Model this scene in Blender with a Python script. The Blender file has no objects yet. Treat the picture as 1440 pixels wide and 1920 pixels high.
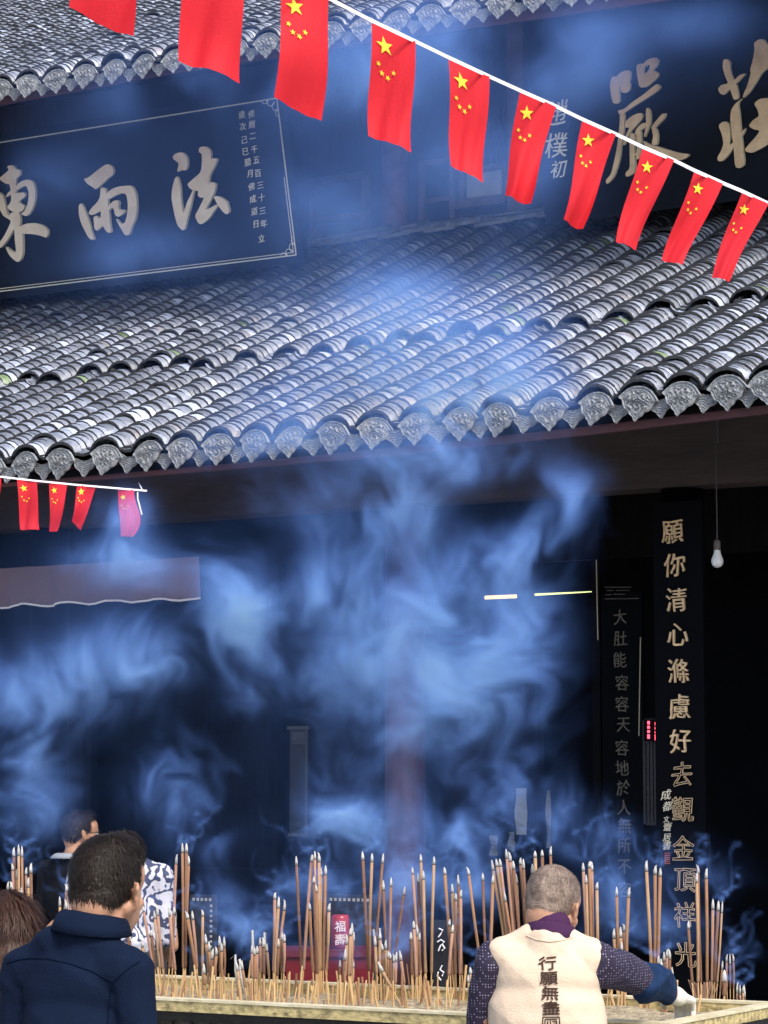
import bpy, bmesh, random, time
import numpy as np
from math import *
from mathutils import Vector, Matrix
from mathutils.bvhtree import BVHTree
T0 = time.time()
random.seed(7); RNG = np.random.RandomState(11)
sc = bpy.context.scene
COL = sc.collection
# ---------------------------------------------------------------- camera
F = 5000.0; YAW = radians(31.2); PITCH = atan(520.0 / F); CAMZ = 1.75
cd = bpy.data.cameras.new('camera'); cam = bpy.data.objects.new('camera', cd); COL.objects.link(cam)
cam.location = (0, 0, CAMZ); cam.rotation_euler = (pi / 2 + PITCH, 0, YAW)
cd.sensor_fit = 'HORIZONTAL'; cd.sensor_width = 36; cd.lens = F / 1440 * 36; cd.clip_end = 500; cd.clip_start = .1
sc.camera = cam
# ---------------------------------------------------------------- world, sun, exposure
SUN_EL, SUN_AZ = radians(50), radians(122)
w = bpy.data.worlds.new("World"); sc.world = w; w.use_nodes = True
wn = w.node_tree; bg = wn.nodes['Background']
sky = wn.nodes.new('ShaderNodeTexSky'); sky.sky_type = 'NISHITA'; sky.sun_disc = False
sky.sun_elevation = SUN_EL; sky.sun_rotation = SUN_AZ; sky.air_density = 1.0; sky.dust_density = 3.0; sky.ozone_density = 1.0
wn.links.new(sky.outputs[0], bg.inputs[0]); bg.inputs[1].default_value = 0.15
sd = bpy.data.lights.new('sun', 'SUN'); so = bpy.data.objects.new('sun', sd); COL.objects.link(so)
sd.energy = 1.5; sd.angle = radians(14); sd.color = (1, .96, .9)
# sky sun_rotation is clockwise from +Y: direction towards the sun
sdir = Vector((sin(SUN_AZ) * cos(SUN_EL), cos(SUN_AZ) * cos(SUN_EL), sin(SUN_EL)))
so.rotation_euler = sdir.to_track_quat('Z', 'Y').to_euler()
sc.view_settings.view_transform = 'Standard'; sc.view_settings.look = 'None'
sc.view_settings.exposure = 0.9; sc.view_settings.gamma = 1
cy = sc.cycles
cy.use_denoising = True; cy.use_adaptive_sampling = True; cy.adaptive_threshold = 0.03
cy.max_bounces = 8; cy.diffuse_bounces = 3; cy.glossy_bounces = 3; cy.volume_bounces = 2; cy.transparent_max_bounces = 12
cy.volume_step_rate = 1.5; cy.volume_max_steps = 256
cy.caustics_reflective = False; cy.caustics_refractive = False
# ---------------------------------------------------------------- picture geometry -> world
C0 = np.array([0, 0, CAMZ])
FW = np.array([-sin(YAW) * cos(PITCH), cos(YAW) * cos(PITCH), sin(PITCH)])
RT = np.array([cos(YAW), sin(YAW), 0.]); UP = np.cross(RT, FW)
FH = np.array([-sin(YAW), cos(YAW), 0.])
def ray(x, y): return FW + RT * (x - 720) / F - UP * (y - 960) / F
def atY(x, y, Y): r = ray(x, y); return C0 + r * (Y / r[1])
def atZ(x, y, z): r = ray(x, y); return C0 + r * ((z - CAMZ) / r[2])
def atH(x, y, D): r = ray(x, y); return C0 + r * (D / (r @ FH))
def onP(x, y, p0, n): r = ray(x, y); n = np.array(n, float); return C0 + r * ((np.array(p0) - C0) @ n) / (r @ n)
# ---------------------------------------------------------------- materials
MATS = {}
def mat(name, col, rough=.7, var=0., vscale=8., bump=0., bscale=40., metal=0., spec=.5, col2=None, emit=None, attr=None, mix=.5, detail=6., stretch=(1, 1, 1), sheen=0, coat=0):
    if name in MATS: return MATS[name]
    m = bpy.data.materials.new(name); m.use_nodes = True; nt = m.node_tree; b = nt.nodes['Principled BSDF']; N = nt.nodes.new; L = nt.links.new
    b.inputs['Base Color'].default_value = (*col, 1); b.inputs['Roughness'].default_value = rough
    b.inputs['Metallic'].default_value = metal; b.inputs['Specular IOR Level'].default_value = spec
    if sheen: b.inputs['Sheen Weight'].default_value = sheen
    if coat: b.inputs['Coat Weight'].default_value = coat; b.inputs['Coat Roughness'].default_value = .25
    tc = N('ShaderNodeTexCoord'); mp = N('ShaderNodeMapping'); mp.inputs['Scale'].default_value = stretch; L(tc.outputs['Object'], mp.inputs[0])
    src = None
    if col2 is not None or var:
        n = N('ShaderNodeTexNoise'); n.inputs['Scale'].default_value = vscale; n.inputs['Detail'].default_value = detail; n.inputs['Roughness'].default_value = .65; L(mp.outputs[0], n.inputs[0])
        r = N('ShaderNodeValToRGB'); r.color_ramp.elements[0].position = max(0, mix - .16); r.color_ramp.elements[1].position = min(1, mix + .16)
        c2 = col2 if col2 is not None else tuple(c * (1 - var) for c in col)
        r.color_ramp.elements[0].color = (*c2, 1); r.color_ramp.elements[1].color = (*col, 1); L(n.outputs[0], r.inputs[0]); src = r.outputs[0]
    if attr:
        a = N('ShaderNodeAttribute'); a.attribute_name = attr; mx = N('ShaderNodeMix'); mx.data_type = 'RGBA'; mx.blend_type = 'MULTIPLY'; mx.inputs[0].default_value = 1
        if src: L(src, mx.inputs[6])
        else: mx.inputs[6].default_value = (*col, 1)
        L(a.outputs['Color'], mx.inputs[7]); src = mx.outputs[2]
    if src: L(src, b.inputs['Base Color'])
    if bump:
        n2 = N('ShaderNodeTexNoise'); n2.inputs['Scale'].default_value = bscale; n2.inputs['Detail'].default_value = 5; L(mp.outputs[0], n2.inputs[0])
        bp = N('ShaderNodeBump'); bp.inputs['Strength'].default_value = min(1, bump); bp.inputs['Distance'].default_value = .01; L(n2.outputs[0], bp.inputs['Height']); L(bp.outputs[0], b.inputs['Normal'])
    if emit: b.inputs['Emission Color'].default_value = (*emit[:3], 1); b.inputs['Emission Strength'].default_value = emit[3]
    MATS[name] = m; return m
M_TILE = mat('roof_tile', (.37, .41, .50), .30, vscale=9, col2=(.21, .235, .285), bump=.5, bscale=60, attr='tone', spec=.6, mix=.42)
M_TILEB = mat('tile_underside', (.03, .032, .036), .8, var=.4)
M_EAVE = mat('eave_tile_clay', (.33, .345, .36), .45, vscale=60, col2=(.10, .108, .115), bump=.3, bscale=120, spec=.5)
M_FASC = mat('fascia_paint', (.15, .055, .06), .6, vscale=5, col2=(.08, .032, .038), bump=.4, bscale=30, stretch=(.3, 1, 2))
M_BLACK = mat('shaded_black_paint', (.003, .004, .007), .6, var=.4, vscale=3, bump=.1, bscale=8, spec=.05)  # black paint, deepened so the colour carries the shade inside the porch
M_DARKW = mat('shaded_timber', (.007, .0065, .008), .7, var=.5, vscale=6, bump=.3, bscale=25, spec=.08, stretch=(6, 6, .6))  # brown timber, blackened to paint in the shade under eave and porch
M_BEAM = mat('weathered_beam', (.075, .055, .046), .75, vscale=3, col2=(.035, .027, .025), bump=.3, bscale=20, stretch=(.4, 1, 2))
M_UWALL = mat('upper_timber', (.045, .04, .042), .7, vscale=5, col2=(.025, .02, .022), bump=.3, bscale=20, stretch=(5, 5, .5))
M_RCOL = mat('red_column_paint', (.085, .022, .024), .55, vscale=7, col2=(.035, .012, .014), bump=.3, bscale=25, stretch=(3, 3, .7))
M_PANE = mat('window_glass', (.03, .035, .045), .15, spec=.6)
M_PAPER = mat('pale_paper', (.22, .235, .235), .8, var=.25, vscale=6)
M_BOARD = mat('plaque_black', (.005, .008, .016), .5, var=.3, vscale=4, spec=.12)
M_GOLD = mat('aged_gold_face', (.96, .82, .62), .5, vscale=6, col2=(.80, .62, .44), metal=.0, bump=.15, bscale=30, spec=.5)
M_GOLDE = mat('bright_gold_edge', (.95, .86, .62), .4)
M_LINE = mat('gilt_line', (.85, .78, .62), .45)
M_GILT = mat('gilt_letter', (.95, .70, .42), .45, metal=.0, var=.35, vscale=30)
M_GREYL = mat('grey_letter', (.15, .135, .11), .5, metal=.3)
M_WHITEC = mat('white_cord', (.93, .90, .93), .7)
M_VAL = mat('mauve_cloth', (.22, .15, .17), .9, vscale=2.2, col2=(.17, .115, .13), bump=.2, bscale=90)
def fabric(name, col, weave=260, **k): return mat(name, col, .9, bump=.25, bscale=weave, spec=.12, **k)
M_SKIN = mat('skin', (.50, .27, .17), .5, var=.15, vscale=12, bump=.08, bscale=120, spec=.4)
M_HAIR = mat('dark_hair', (.020, .014, .011), .55, spec=.22)
M_HAIRB = mat('brown_hair', (.06, .028, .018), .5, spec=.3)
M_STICK = mat('incense_paste', (.34, .19, .10), .85, vscale=18, col2=(.25, .125, .065), bump=.25, bscale=150, stretch=(1, 1, .2))
M_STICK2 = mat('incense_paste_red', (.40, .235, .165), .85, vscale=18, col2=(.30, .165, .115), bump=.25, bscale=150, stretch=(1, 1, .2))
M_STICK3 = mat('incense_paste_tan', (.44, .29, .17), .9, vscale=22, col2=(.31, .18, .10), bump=.35, bscale=150, stretch=(1, 1, .3))
M_STICK4 = mat('incense_paste_dark', (.22, .115, .07), .9, vscale=22, col2=(.14, .07, .04), bump=.35, bscale=150, stretch=(1, 1, .3))
M_BAMB = mat('bamboo', (.66, .46, .22), .7, vscale=20, col2=(.46, .27, .12), stretch=(1, 1, .1))
M_ASHT = mat('white_ash', (.58, .57, .56), .95, var=.35, vscale=120)
M_CHAR = mat('char', (.02, .018, .016), .9)
# ---------------------------------------------------------------- object helpers
def link(o, parent=None):
    COL.objects.link(o)
    if parent is not None: o.parent = parent
    return o
def tag(o, label=None, cat=None, group=None, kind=None):
    if label: o['label'] = label
    if cat: o['category'] = cat
    if group: o['group'] = group
    if kind: o['kind'] = kind
    return o
def empty(name, loc, label, cat, group=None, rz=0):
    o = bpy.data.objects.new(name, None); o.empty_display_size = .2; o.location = Vector([float(v) for v in loc]); o.rotation_euler = (0, 0, rz)
    link(o); return tag(o, label, cat, group)
def mesh(name, V, Fc, mats, parent=None, smooth=False, mi=None, local=None):
    me = bpy.data.meshes.new(name)
    V = np.array(V, float).reshape(-1, 3)
    if parent is not None and local is None:   # world coordinates given: bring them into the parent's frame
        pm = parent_matrix(parent).inverted(); A = np.array(pm)
        V = V @ A[:3, :3].T + A[:3, 3]
    me.from_pydata(V.tolist(), [], [tuple(f) for f in Fc])
    for m in (mats if isinstance(mats, (list, tuple)) else [mats]): me.materials.append(m)
    if mi is not None: me.polygons.foreach_set('material_index', np.array(mi, np.int32))
    if smooth: me.polygons.foreach_set('use_smooth', np.ones(len(me.polygons), bool))
    me.update()
    return link(bpy.data.objects.new(name, me), parent)
def parent_matrix(p):
    m = Matrix.Translation(p.location) @ p.rotation_euler.to_matrix().to_4x4()
    return parent_matrix(p.parent) @ m if p.parent else m
class MB:
    def __init__(s): s.V = []; s.F = []; s.M = []
    def add(s, V, Fc, m=0):
        k = len(s.V); s.V += [tuple(map(float, v)) for v in V]; s.F += [tuple(i + k for i in f) for f in Fc]; s.M += [m] * len(Fc); return s
    def box(s, a, b, m=0, M=None):
        x0, y0, z0 = a; x1, y1, z1 = b
        V = [(x0, y0, z0), (x1, y0, z0), (x1, y1, z0), (x0, y1, z0), (x0, y0, z1), (x1, y0, z1), (x1, y1, z1), (x0, y1, z1)]
        if M is not None: V = [tuple(M @ Vector(v)) for v in V]
        return s.add(V, [(0, 3, 2, 1), (4, 5, 6, 7), (0, 1, 5, 4), (1, 2, 6, 5), (2, 3, 7, 6), (3, 0, 4, 7)], m)
    def slab(s, P, n, t, m=0, ms=None):     # polygon P (front), thickness t along n; sides may take another material
        P = [np.array(p, float) for p in P]; n = np.array(n, float); k = len(P)
        nn = np.zeros(3)
        for i in range(k): nn += np.cross(P[i], P[(i + 1) % k])
        if nn @ n > 0: P = P[::-1]
        V = P + [p + n * t for p in P]
        s.add(V, [tuple(range(k))], m)   # placeholder order fixed below
        s.add(V, [tuple(range(2 * k - 1, k - 1, -1))], m)
        s.add(V, [(i, i + k, (i + 1) % k + k, (i + 1) % k) for i in range(k)], m if ms is None else ms); return s
    def tube(s, P, R, n=8, m=0, caps=True):
        P = [np.array(p, float) for p in P]; k = len(P); R = R if hasattr(R, '__len__') else [R] * k
        V = []; up0 = np.array([.13, .27, .95])
        for i in range(k):
            d = P[min(i + 1, k - 1)] - P[max(i - 1, 0)]; d /= (np.linalg.norm(d) + 1e-12)
            a = np.cross(d, up0 if abs(d @ up0) < .95 else [1, 0, 0]); a /= np.linalg.norm(a); b = np.cross(d, a)
            for j in range(n):
                t = 2 * pi * j / n; V.append(P[i] + R[i] * (cos(t) * a + sin(t) * b))
        Fc = [(i * n + j, i * n + (j + 1) % n, (i + 1) * n + (j + 1) % n, (i + 1) * n + j) for i in range(k - 1) for j in range(n)]
        if caps: Fc += [tuple(range(n))[::-1], tuple(range((k - 1) * n, k * n))]
        return s.add(V, Fc, m)
    def lathe(s, c, prof, n=20, m=0, ax=None):
        V = []; c = np.array(c, float)
        for r, z in prof:
            for j in range(n): V.append(c + [r * cos(2 * pi * j / n), r * sin(2 * pi * j / n), z])
        k = len(prof)
        Fc = [(i * n + j, i * n + (j + 1) % n, (i + 1) * n + (j + 1) % n, (i + 1) * n + j) for i in range(k - 1) for j in range(n)]
        Fc += [tuple(range(n))[::-1], tuple(range((k - 1) * n, k * n))]
        return s.add(V, Fc, m)
    def build(s, name, mats, parent=None, smooth=False, local=None): return mesh(name, s.V, s.F, mats, parent, smooth, s.M, local)
# ================================================================= GROUND
gm = mat('flagstone', (.30, .29, .27), .6, vscale=1.5, col2=(.2, .195, .185), bump=.3, bscale=10)
g = mesh('ground', [(-120, -80, 0), (120, -80, 0), (120, 160, 0), (-120, 160, 0)], [(0, 1, 2, 3)], gm)
tag(g, kind='structure')
mb = MB(); rr = random.Random(3)
y = -3.0
while y < 12.6:
    x = -16 + rr.uniform(0, .6)
    while x < 4: l = rr.uniform(.7, 1.1); mb.box((x + .006, y + .006, .004), (x + l - .006, y + .594, .03 + rr.uniform(-.003, .003))); x += l
    y += .6
tag(mb.build('courtyard_paving', [gm]), kind='structure')
# ================================================================= TEMPLE
YE, YR = 11.4, 16.5          # lower eave, top of the lower roof
hall = empty('temple_hall', (-7, 16, 0), 'dark timber temple hall with two grey tiled roofs behind the incense smoke', 'temple')
# disc positions of the lower eave, read off as points on the plane Y = YE
DPX = [50, 117, 202, 280, 343, 412, 480, 547, 627, 705, 782, 865, 937, 1032, 1118, 1198, 1278, 1365, 1440]
DPY = [868, 862, 856, 850, 842, 838, 832, 824, 812, 802, 792, 786, 778, 774, 764, 752, 742, 728, 716]
DW = [atY(x, y_, YE) for x, y_ in zip(DPX, DPY)]
EX = np.array([p[0] for p in DW]); EZ = np.array([p[2] for p in DW])
ZFIT = np.polyfit(EX - EX.mean(), EZ, 2); SP = float(np.polyfit(np.arange(len(EX)), EX, 1)[0])
def eave_z(X): 
    d = np.clip(X, EX[0] - .6, EX[-1] + .6) - EX.mean(); return np.polyval(ZFIT, d)
cols = list(EX)
while cols[0] > -14.5: cols.insert(0, cols[0] - SP)
while cols[-1] < -2.6: cols.append(cols[-1] + SP)
ZR = float(onP(720, 462, atY(720, 792, YE), (0, -.42, 1))[2])
YR = float(onP(720, 462, atY(720, 792, YE), (0, -.42, 1))[1])
print('SP', SP, 'ridge', YR, ZR, 'eave z', eave_z(-7.))
pb = onP(720, 650, atY(720, 792, YE), (0, -.42, 1)); TB = float((pb[1] - YE) / (YR - YE))
def tiles(name, cols, zeave, y0, y1, z1, parent, step=.060, tbreak=None, seed=1, moss=True, sag=.06):
    rs = np.random.RandomState(seed); NA = 7
    V = []; Q = []; MI = []; TONE = []
    run = y1 - y0
    def arc(cx, w, h, sign, yy, zz, sl, tz, L, rot, lift):
        # one curved tile: arc of NA+1 points, front at yy (raised), back at yy+L
        th = np.linspace(-1, 1, NA + 1)
        ang = th * 1.25
        ax = w / 2 * np.sin(ang) / sin(1.25); az = (np.cos(ang) - cos(1.25)) / (1 - cos(1.25)) * h * sign
        out = []
        for (yo, lf) in ((0, lift), (L, 0.0)):
            for t in (0, tz):
                X = cx + ax + rot * (yo - L / 2); Y = yy + yo + 0 * ax; Z = zz + sl * yo + az + lf - t
                out.append(np.stack([X, Y, Z], 1))
        return out
    base = 0
    wob = rs.uniform(0, 6.28, len(cols))
    for ci in range(len(cols)):
        for kind in (0, 1):     # 0 pan between columns, 1 cover
            cx0 = cols[ci] if kind else cols[ci] + (cols[min(ci + 1, len(cols) - 1)] - cols[ci]) / 2
            yy = y0 - (.02 if kind else 0)
            ph = wob[ci] + kind
            amp = rs.uniform(.004, .012); 
            while yy < y1:
                t = (yy - y0) / run
                ze = float(zeave(cx0)); zz = ze + (z1 - ze) * t - sag * sin(pi * min(max(t, 0), 1)); sl = (z1 - ze) / run
                up = 0
                if tbreak is not None:
                    tb = tbreak + .012 * sin(cx0 * 3) + .014 * sin(cx0 * 37)
                    if t > tb: up = .034 * max(0, 1 - (t - tb) * 3.2) + .010
                dense = .62 if (t < .06 and kind) else 1
                stp = step * dense * rs.uniform(.72, 1.32)
                cx = cx0 + amp * sin(yy * 2.2 + ph) + rs.uniform(-.004, .004)
                w = (.204 if kind else .165) * rs.uniform(.95, 1.05); h = .068 if kind else .046
                lift = .026 + rs.uniform(0, .012); tz = .0175
                if rs.rand() < .025: lift += rs.uniform(.008, .022)
                zb = zz + up + (.012 if kind else .008)
                o = arc(cx, w, h if kind else h, 1 if kind else -1, yy, zb + (0 if kind else .03), sl, tz, .135, rs.uniform(-.10, .10), lift)
                V += o; k = NA + 1; b = base
                for i in range(NA):
                    Q.append((b + i, b + i + 1, b + 2 * k + i + 1, b + 2 * k + i)); MI.append(0)          # top
                    Q.append((b + k + i + 1, b + k + i, b + i, b + i + 1)[::-1]); MI.append(1)             # front butt
                Q.append((b, b + 2 * k, b + 3 * k, b + k)); MI.append(1)
                Q.append((b + NA, b + k + NA, b + 3 * k + NA, b + 2 * k + NA)); MI.append(1)
                tone = (rs.uniform(.42, .86) if rs.rand() > .09 else rs.uniform(1.1, 1.4)) * (.86 + .2 * sin(cx0 * 1.3 + yy * .9) * sin(yy * 2.1 - cx0 * .6))
                c = np.array([tone, tone, tone * 1.02])
                if rs.rand() < .02: c *= [1.1, .95, .85]
                if moss and tbreak is not None:
                    near = exp(-((t - tbreak) / .05) ** 2)
                    if rs.rand() < .006 + .07 * near: c = np.array([.55, .72, .28]) * rs.uniform(.4, 1.0)
                TONE.append(np.tile(c, (4 * k, 1)))
                base += 4 * k; yy += stp
    Vn = np.concatenate(V); pm = np.array(parent_matrix(parent).inverted()); Vn = Vn @ pm[:3, :3].T + pm[:3, 3]
    me = bpy.data.meshes.new(name); nq = len(Q)
    me.vertices.add(len(Vn)); me.vertices.foreach_set('co', Vn.astype(np.float32).ravel())
    me.loops.add(nq * 4); me.loops.foreach_set('vertex_index', np.array(Q, np.int32).ravel())
    me.polygons.add(nq); me.polygons.foreach_set('loop_start', np.arange(0, nq * 4, 4, dtype=np.int32)); 
    me.materials.append(M_TILE); me.materials.append(M_TILE2); me.update(calc_edges=True)
    me.polygons.foreach_set('material_index', np.array(MI, np.int32))
    ca = me.color_attributes.new('tone', 'FLOAT_COLOR', 'POINT'); cc = np.concatenate(TONE); ca.data.foreach_set('color', np.concatenate([cc, np.ones((len(cc), 1))], 1).astype(np.float32).ravel())
    me.validate()
    o = link(bpy.data.objects.new(name, me), parent); return o
M_TILE2 = mat('shaded_tile_edge', (.032, .034, .038), .85, vscale=20, col2=(.016, .017, .02), bump=.4, bscale=80, spec=.25)  # same clay as the tops, darkened to paint shade on the tile ends
roof = tiles('lower_roof', cols, eave_z, YE, YR, ZR, hall, tbreak=TB)
# upper roof
YU = 13.9
u0 = atY(55, 158, YU); u1 = atY(935, 8, YU)
UZ = lambda X: u0[2] + (X - u0[0]) * (u1[2] - u0[2]) / (u1[0] - u0[0])
ucols = list(np.arange(u0[0] - SP * 56, u0[0] + SP * 26, SP * 1.0))
roof2 = tiles('upper_roof', ucols, UZ, YU, YU + 7.0, float(UZ(-7.)) + 7.0 * .5, hall, seed=5, moss=False, step=.062)
# under-board of both roofs, fascias, rafters
def lid(parent, x0, x1, zf0, zf1, ya, yb, z1, off, name, m, t=.05):
    A = [(x0, ya, zf0 - off), (x1, ya, zf1 - off), (x1, yb, z1 - off), (x0, yb, z1 - off)]
    b = MB(); V = A + [(p[0], p[1], p[2] - t) for p in A]
    b.add(V, [(0, 1, 2, 3), (7, 6, 5, 4), (0, 4, 5, 1), (1, 5, 6, 2), (2, 6, 7, 3), (3, 7, 4, 0)]); return b.build(name, [m], parent)
xs = np.linspace(-14.6, -2.4, 25)
b = MB()
for i in range(24):
    xa, xb = xs[i], xs[i + 1]; za, zb_ = eave_z(xa), eave_z(xb)
    for (ya, yb, ta, tb_) in ((YE + .05, YR + .1, .01, 1.),):
        f = lambda z, t: z + (ZR - z) * t
        P = [(xa, ya, za - .05), (xb, ya, zb_ - .05), (xb, yb, ZR - .12), (xa, yb, ZR - .12)]
        b.add(P + [(p[0], p[1], p[2] - .04) for p in P], [(0, 1, 2, 3), (7, 6, 5, 4), (0, 4, 5, 1), (2, 6, 7, 3)])
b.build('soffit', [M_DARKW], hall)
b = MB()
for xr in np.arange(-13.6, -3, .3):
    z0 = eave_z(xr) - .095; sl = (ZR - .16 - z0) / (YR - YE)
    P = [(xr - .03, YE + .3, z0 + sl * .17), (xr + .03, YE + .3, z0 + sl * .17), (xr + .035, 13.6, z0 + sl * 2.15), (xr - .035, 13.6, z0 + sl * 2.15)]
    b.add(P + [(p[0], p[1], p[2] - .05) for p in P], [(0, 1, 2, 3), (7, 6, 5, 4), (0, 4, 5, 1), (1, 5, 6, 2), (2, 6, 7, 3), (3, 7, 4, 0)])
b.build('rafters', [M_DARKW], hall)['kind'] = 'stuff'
# fascia, lower edge read from the photograph
fx = [-200, 0, 165, 400, 720, 1100, 1440, 1640]; fy = [925, 912, 900, 882, 855, 815, 775, 752]
b = MB(); FY = YE + .07
pts = [atY(x, y_, FY) for x, y_ in zip(fx, fy)]
for p, q in zip(pts[:-1], pts[1:]):
    za, zb_ = eave_z(p[0]) - .03, eave_z(q[0]) - .03
    V = [(p[0], FY, p[2]), (q[0], FY, q[2]), (q[0], FY, zb_), (p[0], FY, za)]
    b.add(V + [(v[0], v[1] + .035, v[2]) for v in V], [(0, 1, 2, 3), (7, 6, 5, 4), (0, 4, 5, 1), (3, 2, 6, 7)])
b.build('fascia', [M_FASC], hall)
b = MB(); UFY = YU + .07
pts = [atY(x, y_, UFY) for x, y_ in ((-200, 227), (0, 196), (345, 133), (780, 66), (1240, 0), (1700, -66))]
for p, q in zip(pts[:-1], pts[1:]):
    V = [(p[0], UFY, p[2]), (q[0], UFY, q[2]), (q[0], UFY, UZ(q[0]) - .02), (p[0], UFY, UZ(p[0]) - .02)]
    b.add(V + [(v[0], v[1] + .035, v[2]) for v in V], [(0, 1, 2, 3), (7, 6, 5, 4), (0, 4, 5, 1), (3, 2, 6, 7)])
b.build('fascia', [M_FASC], hall)
zz1 = float(UZ(-7.)) + 1.7
b = MB(); P = [(-15, YU + .1, float(UZ(-15)) - .05), (-3, YU + .1, float(UZ(-3)) - .05), (-3, 17.3, zz1 - .5), (-15, 17.3, zz1 - .5)]
b.add(P + [(p[0], p[1], p[2] - .05) for p in P], [(0, 1, 2, 3), (7, 6, 5, 4), (0, 4, 5, 1), (2, 6, 7, 3), (0, 3, 7, 4), (1, 5, 6, 2)]); b.build('soffit', [M_DARKW], hall)
# eave end tiles with a moulded relief
def endtile(kind, seed):
    rs = random.Random(seed)
    if kind == 'big': H = [(0, .50), (.16, .48), (.32, .40), (.44, .26), (.56, .10), (.44, .04), (.40, -.10), (.34, -.22), (.22, -.28), (.16, -.40), (.07, -.46), (0, -.60)]
    else: H = [(0, .20), (.2, .23), (.4, .34), (.52, .30), (.50, .12), (.42, -.06), (.30, -.16), (.20, -.22), (.12, -.34), (0, -.50)]
    out = H + [(-x, y_) for x, y_ in H[-2:0:-1]]
    n = 110; # resample
    P = np.array(out + [out[0]]); d = np.r_[0, np.cumsum(np.hypot(*np.diff(P, axis=0).T))]; s = np.linspace(0, d[-1], n, endpoint=False)
    O = np.stack([np.interp(s, d, P[:, 0]), np.interp(s, d, P[:, 1])], 1)
    for _ in range(1): O = (O * 2 + np.roll(O, 1, 0) + np.roll(O, -1, 0)) / 4
    R = 30; V = []; ph = rs.uniform(0, 6)
    for k in range(R + 1):
        f = 1 - k / R
        for j in range(n):
            x, y_ = O[j] * f
            if kind == 'big': r = .008 * (f > .93) + .006 * (.76 < f < .82) + (.0085 * max(0, sin(40 * abs(x) + 5 * sin(13 * y_ + ph) + 26 * y_)) + .006 * max(0, cos(52 * hypot(x, y_ * .8 + .08) + 3 * sin(atan2(y_, abs(x) + .01) * 5 + ph)))) * (f < .72)
            else: r = .005 * (f > .92) + .005 * max(0, sin(62 * y_ + 2.2 * sin(16 * x + ph) + 3 * abs(x))) * (f < .86)
            V.append((x, -r, y_))
    b = MB(); Fc = [(k * n + j, k * n + (j + 1) % n, (k + 1) * n + (j + 1) % n, (k + 1) * n + j) for k in range(R) for j in range(n)]
    nb = len(V); V += [(O[j][0], .012 / .19, O[j][1]) for j in range(n)]
    Fc += [(j, nb + j, nb + (j + 1) % n, (j + 1) % n) for j in range(n)] + [tuple(range(nb, nb + n))]
    b.add(V, Fc)
    me = bpy.data.meshes.new('eave_end_tile'); sx = .186 if kind == 'big' else .136
    me.from_pydata([(v[0] * sx, v[1] * (1 if v[1] < 0 else .19), v[2] * sx * (.86 if kind == 'big' else .95)) for v in b.V], [], b.F); me.materials.append(M_EAVE)
    me.polygons.foreach_set('use_smooth', np.ones(len(me.polygons), bool)); return me
EB = [endtile('big', i) for i in range(5)]; ES = [endtile('small', i) for i in range(4)]
def put_end(me, x, y_, z, parent, rx, ry, rz):
    o = bpy.data.objects.new('eave_end_tile', me); link(o, parent)
    hl = Vector(hall.location); o.location = Vector((x, y_, z)) - hl; o.rotation_euler = (rx, ry, rz); return o
ri = random.Random(5)
for (cc, zf, y0, par) in ((cols, eave_z, YE, roof), (ucols, UZ, YU, roof2)):
    for i, cx in enumerate(cc):
        px = 720 + F * ((np.array([cx, y0, 0]) - C0) @ RT) / ((np.array([cx, y0, 3.5]) - C0) @ FW)
        if not (-260 < px < 1700): continue
        put_end(EB[i % 5], cx + .01, y0 - .035, float(zf(cx)) - .018, par, radians(-12 + ri.uniform(-7, 7)), radians(ri.uniform(-9, 9)), radians(ri.uniform(-10, 10)))
        if i + 1 < len(cc):
            xm = (cx + cc[i + 1]) / 2
            put_end(ES[i % 4], xm + .005, y0 - .012, float(zf(xm)) - .042, par, radians(-12 + ri.uniform(-6, 6)), radians(ri.uniform(-8, 8)), radians(ri.uniform(-10, 10)))
# flat tiles capping the top of the lower roof along the wall
b = MB(); rs = random.Random(9)
for layer, (yy, zz) in enumerate(((YR - .16, ZR + .035), (YR - .05, ZR + .075), (YR + .05, ZR + .12))):
    x = -15.0
    while x < -4:
        l = rs.uniform(.2, .3); M_ = Matrix.Translation((x, yy + rs.uniform(-.02, .02), zz + rs.uniform(-.006, .006))) @ Matrix.Rotation(radians(rs.uniform(-3.5, .5)), 4, 'Y') @ Matrix.Rotation(radians(18 + rs.uniform(-4, 4)), 4, 'X')
        b.box((0, -.1, 0), (l + .05, .1, .026), M=M_); x += l - .02
cap = b.build('ridge_capping', [M_TILECAP] if 'M_TILECAP' in globals() else [mat('cap_tile', (.36, .38, .43), .55, vscale=10, col2=(.13, .135, .15), bump=.3, bscale=50)], hall)
# upper wall, with column, windows
YW = YR + .22
b = MB(); b.box((-22, YW, 4.6), (-3, YW + .2, 7.82)); b.build('upper_wall', [M_UWALL], hall)
def px_rect(x0, y0, x1, y1, Y):   # an upright rectangle on the plane Y from the left edge's top and bottom and the right edge
    a = atY((x0 + x1) / 2 if 0 else x0, (y0 + y1) / 2, Y); c = atY(x1, (y0 + y1) / 2, Y)
    zt = atY((x0 + x1) / 2, y0, Y)[2]; zb = atY((x0 + x1) / 2, y1, Y)[2]
    return a[0], c[0], zb, zt
def column(px0, px1, Y, z0, z1, m, parent, name='column'):
    a = atY(px0, 1000, Y)[0]; c = atY(px1, 1000, Y)[0]; r = (c - a) / 2 * .86
    b = MB(); n = 24; V = []; b.lathe((( a + c) / 2, Y, 0), [(r * 1.0, z0), (r * 1.02, z0 + (z1 - z0) * .35), (r * .97, z1)], n); return b.build(name, [m], parent, smooth=True)
x0, x1, zb, zt = px_rect(703, 200, 760, 470, YW - .1)
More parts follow.
